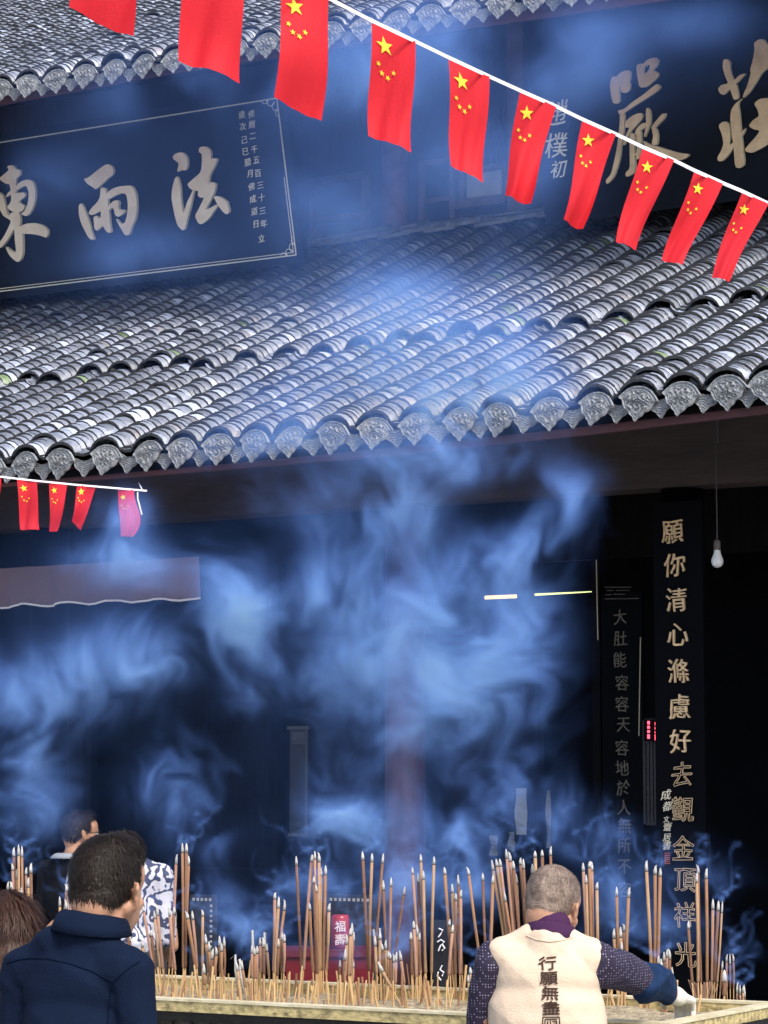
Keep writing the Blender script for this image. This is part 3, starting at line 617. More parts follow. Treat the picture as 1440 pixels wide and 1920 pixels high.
ribbon('flag_string', [(x, y_, 13.55) for x, y_ in ((-120, 878), (-60, 886), (0, 893), (60, 900), (140, 908), (210, 914), (275, 919.5))], 3.4, 0, 'short white string of small flags tied under the left of the lower eave', 'string', M_WHITEC)
b = MB(); b.tube([atH(x, y_, 13.5) for x, y_ in ((258, 923), (258, 935), (262, 950), (266, 965))], .004, 5); b.tube([atH(275, 919.5, 13.55), atH(268, 921, 13.7), atH(260, 905, 14.3)], .003, 5); tag(b.build('loose_cord', [M_WHITEC]), 'loose white cord end dangling beside the smoke-veiled flag', 'cord')
# ================================================================= VALANCE, BULB, TUBES
YV = 12.55
b = MB(); NX = 60; V = []
for i in range(NX + 1):
    x = -260 + (372 + 260) * i / NX
    yb = 1137 - (x) * .04 + 3.0 * sin(x * .075 + 1.2) if x < 371 else 1121
    top = atY(x, 1066 - .06 * x, YV); bot = atY(x, yb, YV)
    d = .018 * sin(x * .09) + .010 * sin(x * .21)
    for j in range(7): t = j / 6; V.append((top[0], YV + d * (.3 + t), top[2] * (1 - t) + bot[2] * t))
Fc = [(i * 7 + j, i * 7 + j + 1, (i + 1) * 7 + j + 1, (i + 1) * 7 + j) for i in range(NX) for j in range(6)]
va = empty('valance', (V[0][0], YV, V[0][2]), 'mauve cloth valance with wavy white hem hanging in the left of the porch', 'valance')
mesh('valance_cloth', V, Fc, [M_VAL], va, smooth=True)
hem = [np.array(V[i * 7 + 6]) + [0, -.006, 0] for i in range(NX + 1)]
b = MB(); b.tube(hem, .0065, 6); b.build('hem', [M_WHITEC], va, smooth=True)
YB = 12.3
bp_ = atY(1345, 1052, YB); ztop = atY(1343, 815, YB)[2]
bu = empty('light_bulb', bp_, 'unlit white light bulb hanging on a thin cord at the right', 'light bulb')
b = MB(); b.lathe(bp_, [(.002, -.034), (.016, -.030), (.026, -.02), (.031, -.005), (.030, .008), (.022, .028), (.0165, .045), (.0165, .056)], 20); b.build('bulb_glass', [mat('bulb_white', (.75, .75, .75), .3, var=.05)], bu, smooth=True)
b = MB(); b.lathe(bp_, [(.015, .056), (.0175, .058), (.0175, .10), (.012, .106), (.005, .112)], 14); b.build('socket', [mat('socket_brown', (.10, .085, .075), .5)], bu, smooth=True)
b = MB(); b.tube([bp_ + [0, 0, .11], bp_ + [.001, 0, .2], (bp_[0] - .002, YB, ztop)], [.004, .003, .003], 6); b.tube([(bp_[0] + .006, YB + .01, bp_[2] + .6), (bp_[0] + .004, YB + .01, ztop + .1)], .011, 6)
b.build('cord', [mat('cord_dark', (.05, .05, .055), .6)], bu)
for (xa, ya, xb, yb, r_, lab) in ((910, 1120.5, 968, 1118, .0115, 'short lit fluorescent tube glowing warm through the smoke'), (1003, 1115, 1118, 1109, .0075, 'long thin lit fluorescent tube ending at the door post')):
    A, B = atY(xa, ya, 14.3), atY(xb, yb, 14.3); L_ = empty('tube_lamp', (A + B) / 2, lab, 'lamp')
    b = MB(); b.tube([A, B], [r_, r_ * (1 if r_ > .01 else .3)], 10); b.build('glowing_tube', [mat('tube_warm', (1, .9, .6), .5, emit=(1, .78, .40, 1.0)) if r_ > .01 else mat('tube_green', (.9, 1, .6), .5, emit=(.80, .90, .36, .8))], L_)
    b = MB(); b.box((A[0] - .02, 14.3, A[2] + .012), (B[0] + .02, 14.34, A[2] + .04)); b.build('lamp_housing', [M_BLACK], L_)
# two strings of red glowing characters (a dark message display)
ds = empty('led_sign', atY(1222, 1368, 13.5), 'small dark sign with two columns of red lit marks left of the golden couplet', 'sign')
b = MB(); x0, x1, zb, zt = px_rect(1210, 1349, 1236, 1390, 13.52); b.box((x0, 13.5, zb), (x1, 13.53, zt)); b.build('sign_panel', [M_BLACK], ds)
b = MB()
for xx, ys in ((1215.5, ((1352, 1358), (1361, 1366), (1369, 1374), (1377, 1385))), (1229.5, ((1354, 1360), (1363, 1368), (1371, 1375), (1377, 1388)))):
    for ya, yb in ys: x0, x1, zb, zt = px_rect(xx - 1.8, ya, xx + 1.8, yb, 13.49); b.box((x0, 13.49, zb), (x1, 13.498, zt))
b.build('lit_marks', [mat('led_red', (.9, .1, .15), .5, emit=(1, .08, .14, 1.6))], ds)
# papers and notices in the porch
def notice(px0, py0, px1, py1, Y, m, label, cat='notice', name='paper_notice'):
    x0, x1, zb, zt = px_rect(px0, py0, px1, py1, Y); n_ = 6; V = []
    for j in range(n_ + 1):
        z = zt + (zb - zt) * j / n_; d = .012 * sin(j * 1.3 + px0)
        V += [(x0, Y - .01 + d, z), (x1, Y - .01 - d * .5, z)]
    V += [(v[0], v[1] + .003, v[2]) for v in V]; k = 2 * (n_ + 1); Fc = [(2 * j, 2 * j + 2, 2 * j + 3, 2 * j + 1) for j in range(n_)] + [(k + 2 * j, k + 2 * j + 1, k + 2 * j + 3, k + 2 * j + 2) for j in range(n_)]
    return tag(mesh(name, V, Fc, [m]), label, cat)
M_PAP2 = mat('old_paper', (.13, .135, .12), .8, var=.4, vscale=10)
notice(968, 1478, 989, 1565, 12.9, M_PAPER, 'pale paper strip pasted in the porch right of the red column')
notice(1026, 1482, 1034, 1590, 12.95, M_PAP2, 'thin torn paper strip hanging at the edge of the door, left of the grey couplet')
notice(921, 1566, 934, 1604, 12.9, M_PAP2, 'small yellowish paper low in the porch beside the pale strip')
notice(955, 1560, 966, 1597, 12.95, M_PAP2, 'ragged scrap of old paper below the pale strip')
hs = empty('hanging_scroll', atY(560, 1465, 13.4), 'long dim hanging scroll behind the smoke, left of the red column', 'scroll')
b = MB(); x0, x1, zb, zt = px_rect(543, 1368, 577, 1562, 13.4); b.box((x0, 13.4, zb), (x1, 13.41, zt)); b.build('scroll_cloth', [mat('scroll_dark', (.012, .013, .016), .8)], hs)
b = MB(); b.box((x1 - .012, 13.392, zb), (x1, 13.4, zt)); b.box((x0, 13.385, zb - .02), (x1, 13.415, zb)); b.box((x0 - .01, 13.385, zt), (x1 + .01, 13.415, zt + .02)); b.build('scroll_edging', [mat('scroll_edge', (.045, .048, .05), .7)], hs)
b = MB(); x2, x3, zc, ze_ = px_rect(547, 1372, 572, 1396, 13.39); b.box((x2, 13.39, zc), (x3, 13.4, ze_)); b.build('scroll_picture', [mat('scroll_pic', (.05, .053, .055), .8, col2=(.03, .03, .035), vscale=30)], hs)
# black banners with a dotted border
def banner(px0, py0, px1, py1, Y, label, left=False):
    x0, x1, zb, zt = px_rect(px0, py0, px1, py1, Y); rt_ = empty('banner', ((x0 + x1) / 2, Y, zb), label, 'banner')
    b = MB(); b.box((x0, Y, zb), (x1, Y + .02, zt)); b.build('banner_cloth', [mat('black_cloth', (.012, .013, .018), .9)], rt_)
    b = MB(); s = .026; x = x0 + .02
    while x < x1 - .03: b.box((x, Y - .004, zt - .03), (x + .012, Y, zt - .016)); x += s
    z = zt - .06
    while z > zb + .02: b.box((x1 - .03, Y - .004, z), (x1 - .018, Y, z + .012)); z -= s
    b.build('dotted_border', [mat('border_dots', (.34, .34, .32), .7)], rt_)
banner(612, 1678, 702, 1850, 11.0, 'black banner with a dotted pale border behind the central incense sticks')
banner(355, 1678, 403, 1850, 11.4, 'narrow black banner with dotted border behind the left incense cluster')
# red donation box and red pot
bx = empty('donation_box', atH(618, 1850, 10.3) * [1, 1, 0], 'dark red wooden box standing behind the incense trough', 'box', rz=YAW)
b = MB(); A = atH(538, 1782, 10.3); B = atH(700, 1790, 10.3); wd = (700 - 538) * 10.3 / F; zt = A[2]
b.box((-wd / 2, 0, .03), (wd / 2, .3, zt - .025)); b.build('box_body', [mat('red_lacquer', (.16, .01, .02), .35, var=.3, vscale=6)], bx, local=1)
b = MB(); b.box((-wd / 2 - .012, -.012, zt - .025), (wd / 2 + .012, .312, zt)); b.build('box_lid', [mat('red_lacquer_dark', (.10, .008, .016), .4)], bx, local=1)
pc = atH(638, 1780, 10.42); pot = empty('candle_jar', pc, 'red candle jar with pale writing on the dark red box', 'candle jar')
zb0 = zt; hh = (1780 - 1718) * 10.42 / F
b = MB(); b.lathe((pc[0], pc[1], zb0), [(.03, 0), (.035, .01), (.037, hh * .5), (.035, hh * .9), (.03, hh)], 20); b.build('jar', [mat('jar_red', (.34, .03, .06), .3, var=.3, vscale=20)], pot, smooth=True)
for i, ch in enumerate('福壽'):
    glyph(ch, (pc[0] + .0, pc[1], zb0 + hh * (.66 - .38 * i)) + np.array(-FH) * .037, RT, (0, 0, 1), .045, -FH, .003, [mat('jar_letter', (.8, .7, .75), .6)], pot, name='character')
# cursive white marks on a dark hanging strip
sp = empty('hanging_strip', atH(825, 1850, 10.9), 'narrow dark strip with white brush marks behind the incense, right of centre', 'strip')
x0, x1, zb, zt = px_rect(812, 1725, 842, 1860, 10.6); b = MB(); b.box((x0, 10.6, zb), (x1, 10.61, zt)); b.build('strip_cloth', [MATS['black_cloth']], sp)
b = MB()
for P in ([(823, 1741), (830, 1744), (826, 1752), (822, 1757)], [(820, 1766), (827, 1762), (833, 1766), (826, 1773), (822, 1783)], [(829, 1770), (834, 1778), (829, 1782)], [(829, 1810), (825, 1818), (832, 1823), (829, 1830)], [(822, 1822), (820, 1830), (827, 1838)]):
    b.tube([atY(x, y_, 10.59) for x, y_ in P], .0035, 5)
b.build('brush_marks', [M_WHITEC], sp)
print('props', time.time() - T0)
# ================================================================= CENSER
ZRIM = 1.06
M_RIM = mat('mottled_brass_rim', (.62, .50, .23), .5, vscale=48, col2=(.09, .07, .03), bump=.5, bscale=80, metal=.1, mix=.42, stretch=(.6, 1, 1))
M_RIMT = mat('cream_rim_top', (.82, .74, .52), .5, vscale=12, col2=(.55, .47, .28), bump=.2, bscale=60, metal=.1)  # cream top of the rim, paler than its sides
M_BRZ = mat('dark_bronze', (.035, .03, .024), .45, vscale=14, col2=(.012, .011, .01), bump=.7, bscale=22, metal=.4, stretch=(1, 1, 1))
ce = empty('incense_trough', (-4.6, 8.0, 0), 'long bronze incense trough with mottled brass rim full of burning incense', 'censer')
fr = atZ(700, 1893, ZRIM); YF = fr[1]
K = atZ(1311, 1911, ZRIM); Kb = atZ(1500, 1866, ZRIM); YBK = atZ(700, 1847, ZRIM)[1]
K = np.array([K[0], YF, ZRIM]); E2 = np.array([atZ(1460, 1877, ZRIM)[0], atZ(1460, 1877, ZRIM)[1], ZRIM]); KR = K + (E2 - K) * 1.0
Lx = K[0] - 3.1
outer = [np.array([Lx, YF]), K[:2], np.array([K[0] - .02, YBK]), np.array([Lx, YBK])]
print('censer', YF, YBK, K, KR)
def inset(P, d):
    n_ = len(P); out = []
    for i in range(n_):
        a, c, e = P[i - 1], P[i], P[(i + 1) % n_]; d1 = (c - a) / np.linalg.norm(c - a); d2 = (e - c) / np.linalg.norm(e - c)
        n1 = np.array([-d1[1], d1[0]]); n2 = np.array([-d2[1], d2[0]]); m_ = (n1 + n2); m_ /= (m_ @ n1); out.append(c + m_ * d)
    return out
inner = inset(outer, .045)
def ring(b, A, B, z0, z1, m=0, mt=0):
    n_ = len(A); V = [(*p, z0) for p in A] + [(*p, z1) for p in A] + [(*p, z0) for p in B] + [(*p, z1) for p in B]
    Fc = []; Mx = []
    for i in range(n_):
        j = (i + 1) % n_; Fc += [(i, j, n_ + j, n_ + i)]; Mx += [m]; Fc += [(n_ + i, n_ + j, 3 * n_ + j, 3 * n_ + i)]; Mx += [mt]
        Fc += [(2 * n_ + j, 2 * n_ + i, 3 * n_ + i, 3 * n_ + j)]; Mx += [m]; Fc += [(j, i, 2 * n_ + i, 2 * n_ + j)]; Mx += [m]
    k = len(b.V); b.V += [tuple(v) for v in V]; b.F += [tuple(q + k for q in f) for f in Fc]; b.M += Mx
b = MB(); ring(b, outer, inner, ZRIM - .038, ZRIM - .004, 0, 0); ring(b, inset(outer, -.004), inset(inner, .003), ZRIM - .004, ZRIM + .004, 1, 1); b.build('rim', [M_RIM, M_RIMT], ce)
b = MB(); ring(b, inset(outer, .02), inset(outer, .05), ZRIM - .30, ZRIM - .038)
for i in range(40): x = Lx + .05 + i * .075; b.box((x, YF + .006, ZRIM - .26), (x + .04, YF + .02, ZRIM - .07))
ring(b, inset(outer, .005), inset(outer, .05), ZRIM - .36, ZRIM - .30); b.build('basin', [M_BRZ], ce)
b = MB()
for x in (Lx + .3, K[0] - .25):
    for y_ in (YF + .15, YBK - .15): b.lathe((x, y_, 0), [(.09, .03), (.07, .1), (.05, .3), (.06, .5), (.09, .7)], 12)
b.build('legs', [M_BRZ], ce) if 0 else None
for x in (Lx + .3, K[0] - .25):
    for y_ in (YF + .18, YBK - .18): q = MB(); q.lathe((x, y_, 0), [(.09, .03), (.07, .1), (.05, .3), (.06, .5), (.09, .70)], 12); q.build('leg', [M_BRZ], ce, smooth=True)
# ash bed: a lumpy sheet inside the rim
ZA = ZRIM - .035
M_ASH = mat('ash_bed', (.50, .41, .26), .95, vscale=55, col2=(.15, .115, .07), bump=.8, bscale=90)
I = inset(inner, -.002); xa_, xb_ = Lx + .05, KR[0]
NXA, NYA = 150, 40; V = []; Fc = []
for i in range(NXA + 1):
    x = xa_ + (xb_ - xa_) * i / NXA
    # y-limits of the polygon at x
    ys = []
    for a_, c_ in zip(I, I[1:] + I[:1]):
        if (a_[0] - x) * (c_[0] - x) <= 0 and abs(a_[0] - c_[0]) > 1e-6: ys.append(a_[1] + (c_[1] - a_[1]) * (x - a_[0]) / (c_[0] - a_[0]))
    lo, hi = (min(ys), max(ys)) if len(ys) > 1 else (YF + .3, YF + .31)
    for j in range(NYA + 1): y_ = lo + (hi - lo) * j / NYA; V.append((x, y_, ZA + .006 * sin(x * 17) + .005 * sin(y_ * 31 + x * 9) + random.uniform(-.003, .003)))
Fc = [(i * (NYA + 1) + j, (i + 1) * (NYA + 1) + j, (i + 1) * (NYA + 1) + j + 1, i * (NYA + 1) + j + 1) for i in range(NXA) for j in range(NYA)]
b = mesh('ash_bed', V, Fc, [M_ASH], ce, smooth=True)
# ================================================================= INCENSE
def c6(x, y_): return 450 + x / 2.88, 1400 + y_ / 2.88
def c5(x, y_): return x / 2.88, 1400 + y_ / 2.88
def c7(x, y_): return 900 + x / 2.667, 1400 + y_ / 2.667
G = []   # cluster name, crop, list of (xt, yt, xb, yb[, w])
G.append(('at the far left above the brown-haired head', c5, [(72, 540, 98, 960), (100, 528, 106, 960), (118, 535, 122, 960), (68, 630, 84, 960), (90, 660, 98, 960), (42, 725, 46, 960), (62, 728, 64, 960), (115, 760, 124, 960)]))
G.append(('left of the navy-shirted man', c5, [(140, 648, 154, 1000), (165, 625, 180, 1000), (152, 700, 160, 1000), (322, 808, 338, 1100), (358, 742, 380, 1100), (380, 712, 390, 1100), (357, 825, 362, 1100)]))
G.append(('right of the navy-shirted man', c5, [(985, 520, 990, 1290), (1007, 520, 1000, 1290), (953, 577, 925, 1290), (1020, 585, 985, 1300), (770, 855, 860, 1330), (846, 852, 895, 1320), (832, 885, 880, 1310), (912, 860, 962, 1330), (942, 862, 900, 1310), (1008, 890, 1085, 1320), (1037, 885, 1078, 1300), (1095, 880, 1092, 1300), (815, 985, 850, 1310), (690, 900, 696, 1300), (765, 1040, 800, 1320), (700, 1010, 705, 1310)]))
G.append(('in the low group left of the red box', c5, [(1108, 1010, 1140, 1330), (1127, 1050, 1146, 1330), (1148, 1085, 1136, 1340), (1170, 1080, 1155, 1350), (1185, 1020, 1192, 1340), (1210, 1025, 1216, 1360), (1100, 1170, 1110, 1340), (1124, 1165, 1128, 1330), (1196, 1060, 1200, 1345)]))
G.append(('in the short group under drifting smoke', c6, [(65, 1068, 68, 1350), (78, 1080, 80, 1350), (93, 1075, 90, 1350), (108, 1030, 114, 1330), (127, 1030, 132, 1350), (142, 1060, 168, 1330), (5, 1150, 45, 1370), (-22, 1150, 12, 1360)]))
G.append(('in the leaning trio left of the red box', c6, [(188, 785, 178, 1340), (210, 810, 180, 1350), (245, 825, 182, 1340), (229, 1000, 222, 1345), (208, 1035, 200, 1355), (240, 1010, 234, 1345)]))
G.append(('in the tall cluster before the red box', c6, [(303, 590, 340, 1340), (390, 582, 330, 1330), (404, 563, 412, 1330), (427, 570, 431, 1330), (437, 652, 440, 1330), (462, 640, 446, 1330), (410, 742, 425, 1350), (375, 843, 402, 1340), (482, 843, 462, 1330), (398, 700, 420, 1350)]))
G.append(('in the short cluster right of the red box', c6, [(605, 950, 598, 1360), (578, 1010, 560, 1370), (615, 1000, 592, 1350), (570, 1090, 546, 1370), (540, 1150, 536, 1350), (611, 1145, 602, 1340), (597, 980, 582, 1360)]))
G.append(('in the tall fan at the middle of the trough', c6, [(661, 565, 704, 1330), (713, 575, 694, 1330), (774, 575, 706, 1340), (773, 720, 792, 1340), (816, 705, 798, 1340), (891, 755, 800, 1330)]))
G.append(('in the crowded short bunch at mid trough', c6, [(728, 1020, 748, 1350), (756, 1000, 762, 1350), (767, 1060, 782, 1360), (785, 1040, 792, 1340), (811, 1110, 816, 1370), (843, 1105, 838, 1370), (862, 1100, 908, 1380), (740, 1158, 890, 1385), (880, 1225, 886, 1380), (800, 1100, 806, 1350), (833, 1120, 826, 1350)]))
G.append(('in the tall cluster before the red column', c6, [(930, 650, 990, 1340), (962, 680, 975, 1340), (975, 580, 1012, 1340), (990, 670, 1004, 1340), (1048, 592, 1030, 1340), (937, 940, 962, 1370), (922, 1000, 932, 1360), (926, 1070, 940, 1350), (958, 960, 955, 1350), (968, 1000, 968, 1360)]))
G.append(('in the bunch left of the cream vest', c6, [(1103, 650, 1162, 1340), (1145, 740, 1172, 1340), (1177, 690, 1206, 1345), (1165, 790, 1160, 1340), (1192, 770, 1186, 1350), (1180, 860, 1190, 1350), (1130, 930, 1140, 1360), (1150, 960, 1112, 1360), (1243, 1190, 1256, 1395), (1232, 1230, 1238, 1390)]))
G.append(('crossing just left of the cream vest', c6, [(1230, 650, 1330, 1340), (1310, 680, 1340, 1350), (1367, 690, 1338, 1350), (1355, 1050, 1352, 1350), (1300, 1130, 1302, 1360), (1278, 1130, 1285, 1380)]))
G.append(('behind the shaven man, left of his head', c7, [(58, 565, 170, 1160), (80, 560, 185, 1160), (98, 560, 190, 1160), (130, 510, 195, 1160), (148, 525, 198, 1160), (165, 570, 225, 1160), (180, 635, 215, 1160), (200, 552, 250, 1160), (216, 560, 245, 1160), (120, 720, 205, 1160)]))
G.append(('rising behind the shaven head', c7, [(262, 585, 268, 1160), (275, 520, 300, 1160), (310, 515, 330, 1160), (352, 495, 372, 1160)]))
G.append(('in the pale group right of the shaven head', c7, [(515, 580, 545, 1180), (530, 640, 552, 1180), (547, 570, 562, 1180), (558, 575, 568, 1180), (584, 675, 592, 1180)]))
G.append(('in the pair above the outstretched arm', c7, [(683, 700, 690, 1200), (745, 700, 718, 1200), (702, 900, 714, 1200), (668, 905, 690, 1200), (720, 885, 722, 1200), (708, 975, 712, 1200), (735, 930, 728, 1200)]))
G.append(('in the tall trio left of the golden couplet', c7, [(830, 565, 868, 1230), (876, 590, 872, 1230), (902, 605, 884, 1230)]))
G.append(('in the stubby group above the gloved hand', c7, [(920, 1025, 926, 1260), (935, 1010, 938, 1260), (948, 1010, 952, 1260), (892, 1045, 896, 1260), (905, 1060, 912, 1260), (960, 1100, 962, 1260)]))
G.append(('in the tall group right of the golden couplet', c7, [(1090, 590, 1108, 1250), (1083, 625, 1092, 1250), (1131, 605, 1136, 1230), (1040, 868, 1072, 1270), (1165, 760, 1158, 1230), (1193, 770, 1165, 1230), (1213, 772, 1175, 1240)]))
G.append(('in the thin trio near the right corner', c7, [(1233, 1035, 1236, 1240), (1250, 1035, 1251, 1240), (1267, 1035, 1268, 1240), (1222, 1115, 1220, 1260), (1214, 1070, 1190, 1240), (1285, 1175, 1288, 1250), (1300, 1190, 1302, 1250), (1316, 1190, 1312, 1250), (1322, 1195, 1324, 1245)]))
def incense(xt, yt, xb, yb, label, group, r=.0056, tip=True, bend=0, rs=random, low=.11, m=None):
    # foot on the ash: its picture height gives the depth inside the trough
    ybc = min(max(yb, 1857), 1896); B = atZ(xb, ybc, ZA + .01)
    B[1] = min(max(B[1], YF + .08), YBK - .08); 
    D = (B - C0) @ FH; D2 = D + rs.uniform(-.03, .03)
    B = np.array([*atH(xb, 1870, D)[:2], ZA - .02])
    T = atH(xt, yt, D2); L_ = np.linalg.norm(T - B); d = (T - B) / L_
    if tip: TIPS.append(T)
    root = empty('incense_stick', B, label, 'incense', group)
    lo = min(low, L_ * .45)
    tl = rs.uniform(.024, .042) if tip else 0
    q = MB(); n = 7; P1 = B + d * lo; P2_ = T - d * tl
    q.tube([P1, P1 + d * .004, (P1 + P2_) / 2 + RT * rs.uniform(-.002, .002), P2_], [r * .7, r, r, r], n); q.build('incense_body', [m or (M_STICK, M_STICK2, M_STICK3, M_STICK4)[rs.randrange(4)]], root, smooth=True)
    q = MB(); q.tube([B, P1 + d * .002], [r * .45, r * .45], 6); q.build('bamboo_stem', [M_BAMB], root)
    if tip:
        q = MB(); q.tube([P2_, P2_ + d * .0025], [r * .98, r * .9], n); q.tube([P2_ + d * .0025, P2_ + d * tl * .45, P2_ + d * tl * .85 + RT * bend * .3, T + RT * bend], [r * 1.02, r * .98, r * .55, r * .12], n, 1); q.build('ash_tip', [M_CHAR, M_ASHT], root, smooth=True)
    return root
nst = 0; TIPS = []
rsI = random.Random(21)
ORD = ['first', 'second', 'third', 'fourth', 'fifth', 'sixth', 'seventh', 'eighth', 'ninth', 'tenth', 'eleventh', 'twelfth', 'thirteenth', 'fourteenth', 'fifteenth', 'sixteenth', 'seventeenth']
for gn, cf, L_ in G:
    L_ = sorted(L_, key=lambda s: s[0])
    for i, s in enumerate(L_):
        xt, yt = cf(s[0], s[1]); xb, yb = cf(s[2], s[3])
        r_ = .0056 if cf is not c7 or s[0] < 1200 else .0035
        if s == (1222, 1115, 1220, 1260): r_ = .0075
        incense(xt, yt, xb, yb, '%s incense stick from the left, %s' % (ORD[i], gn), 'burning incense sticks in the trough', r_ * rsI.uniform(.85, 1.1), rs=rsI, bend=rsI.choice([0, 0, 0, .006, -.006])); nst += 1
# curling white ash tips on the short sticks
for (xt, yt, xb, yb, dx, lb) in ((441, 1790, 446, 1850, -9, 'hooked'), (449, 1798, 458, 1866, -6, 'arched'), (473, 1744, 476, 1790, -4, 'split'), (496, 1748, 495, 1790, 4, 'upright'), (700, 1742, 706, 1785, -4, 'tapering'), (712, 1740, 714, 1785, 3, 'feathery')):
    D = (atZ(xb, 1866, ZA) - C0) @ FH; P = [atH(xb, 1875, D), atH(xb, yb, D), atH((xb + xt) / 2 + dx * .2, (yb + yt) / 2, D), atH(xt, yt, D), atH(xt + dx, yt + abs(dx) * .9, D)]
    root = empty('incense_stick', P[0], 'short incense stick with %s white ash curl at its top' % lb, 'incense', 'burning incense sticks in the trough')
    q = MB(); q.tube([P[0], P[1]], .005, 7); q.build('incense_body', [M_STICK], root, smooth=True)
    q = MB(); q.tube(P[1:], [.0055, .005, .004, .0015], 7); q.build('ash_tip', [M_ASHT], root, smooth=True)
# spent stubs standing all along the trough
ns = 0
for i in range(215):
    if i < 165: xb = 292 + (i + rsI.uniform(-.8, .8)) * 3.65
    elif i < 205: xb = 1145 + (i - 165) * 5.6 + rsI.uniform(-4, 4)
    else: xb = 1010 + (i - 205) * 12
    yb = rsI.uniform(1858, 1892); yt = yb - rsI.uniform(10, 50) - (14 if rsI.random() < .3 else 0)
    B = atZ(xb, yb, ZA + .004); B[1] = min(max(B[1], YF + .07), YBK - .07); D = (B - C0) @ FH
    T = atH(xb + rsI.uniform(-7, 7), 0, D); T = B + (RT * rsI.uniform(-.018, .018) + FH * rsI.uniform(-.01, .01)) + np.array([0, 0, (yb - yt) * D / F]); r_ = rsI.uniform(.0022, .0048)
    q = MB(); q.tube([B - [0, 0, .02], T], [r_, r_ * .9], 6); k = rsI.random()
    o = q.build('spent_stub', [M_BAMB if k < .8 else M_STICK]); tag(o, 'bare pale stub of a burnt-down stick poking from the ash bed', 'incense stub', 'spent stubs in the ash bed'); ns += 1
# a fan of thin sticks beside the gloved hand, one bundle
for i in range(16):
    x = 1302 + i * 2.7; D = (atZ(1320, 1882, ZA) - C0) @ FH + rsI.uniform(-.03, .03)
    q = MB(); q.tube([atH(1318 + (x - 1322) * .55, 1888, D), atH(x + (x - 1322) * .35 - 4, 1838 + rsI.uniform(-6, 10), D)], [.0017, .0022], 5)
    tag(q.build('spent_stub', [M_STICK2]), 'thin reddish stub in the spreading bundle right of the gloved hand', 'incense stub', 'thin stubs fanned out beside the gloved hand')
print('incense', nst, ns, time.time() - T0)
# ================================================================= PEOPLE
def ico(sub=3):
    bm = bmesh.new(); bmesh.ops.create_icosphere(bm, subdivisions=sub, radius=1); V = np.array([v.co[:] for v in bm.verts]); Fc = [tuple(v.index for v in f.verts) for f in bm.faces]; bm.free(); return V, Fc
IV, IF = ico(3); IV2, IF2 = ico(2)
def E_(c, r, rot=(0, 0, 0)): return ('e', np.array(c, float), np.array(r if hasattr(r, '__len__') else (r, r, r), float), rot)
def C_(p, q, r0, r1, fl=1.0): return ('c', np.array(p, float), np.array(q, float), r0, r1, fl)
def chain(P, R): return [C_(P[i], P[i + 1], R[i], R[i + 1]) for i in range(len(P) - 1)]
def xf(prims, M):   # move primitives by a 4x4 matrix (rotation + translation)
    out = []; A = np.array(M); R = A[:3, :3]; t = A[:3, 3]
    for p in prims:
        if p[0] == 'e':
            e = M.to_3x3() @ __import__('mathutils').Euler(p[3]).to_matrix(); out.append(('e', R @ p[1] + t, p[2], tuple(e.to_euler())))
        else: out.append(('c', R @ p[1] + t, R @ p[2] + t, p[3], p[4], p[5]))
    return out
def blob(name, prims, mats, parent, voxel=.006, smooth=6, wrinkle=0, cut=None):
    V = []; Fc = []
    from mathutils import Euler
    def addp(c, r, rot, tv, tf):
        R = np.array(Euler(rot).to_matrix()); k = sum(len(v) for v in V); V.append((tv * r) @ R.T + c); Fc.extend([tuple(i + k for i in f) for f in tf])
    for p in prims:
        if p[0] == 'e': addp(p[1], p[2], p[3], IV, IF)
        else:
            L_ = np.linalg.norm(p[2] - p[1]); n_ = max(2, int(L_ / (min(p[3], p[4]) * .28)) + 1)
            for t in np.linspace(0, 1, n_): rr_ = p[3] * (1 - t) + p[4] * t; addp(p[1] * (1 - t) + p[2] * t, np.array([rr_] * 3), (0, 0, 0), IV2, IF2)
    me = bpy.data.meshes.new(name); me.from_pydata(np.concatenate(V).tolist(), [], Fc)
    o = bpy.data.objects.new(name, me); COL.objects.link(o)
    m = o.modifiers.new('r', 'REMESH'); m.mode = 'VOXEL'; m.voxel_size = voxel
    s = o.modifiers.new('s', 'SMOOTH'); s.factor = .5; s.iterations = smooth
    me2 = bpy.data.meshes.new_from_object(o.evaluated_get(bpy.context.evaluated_depsgraph_get())); bpy.data.objects.remove(o); bpy.data.meshes.remove(me)
    me2.name = name; me2.materials.clear()
    for mm in mats: me2.materials.append(mm)
    co = np.empty(len(me2.vertices) * 3, np.float32); me2.vertices.foreach_get('co', co); co = co.reshape(-1, 3)
    if wrinkle:
        no = np.empty(len(me2.vertices) * 3, np.float32); me2.vertices.foreach_get('normal', no); no = no.reshape(-1, 3)
        x, y_, z = co.T; fold = lambda a: 1 - 2 * np.abs(np.sin(a)) ** .7; d = fold(z * 19 + 4 * np.sin(x * 7 + 1) + 9 * np.abs(x) + 2 * y_) * .55 + fold(x * 14 + 3.5 * np.sin(z * 9) + 2) * .45 * np.sin(z * 6 + 1) + np.sin((x + z) * 43 + 4 * np.sin(z * 17 - x * 9)) * .25
        co = co + no * (d * wrinkle)[:, None]; me2.vertices.foreach_set('co', co.astype(np.float32).ravel())
    me2.polygons.foreach_set('use_smooth', np.ones(len(me2.polygons), bool)); me2.update()
    o = link(bpy.data.objects.new(name, me2), parent)
    return o
def bvh(o): me = o.data; return BVHTree.FromPolygons([v.co[:] for v in me.vertices], [tuple(p.vertices) for p in me.polygons])
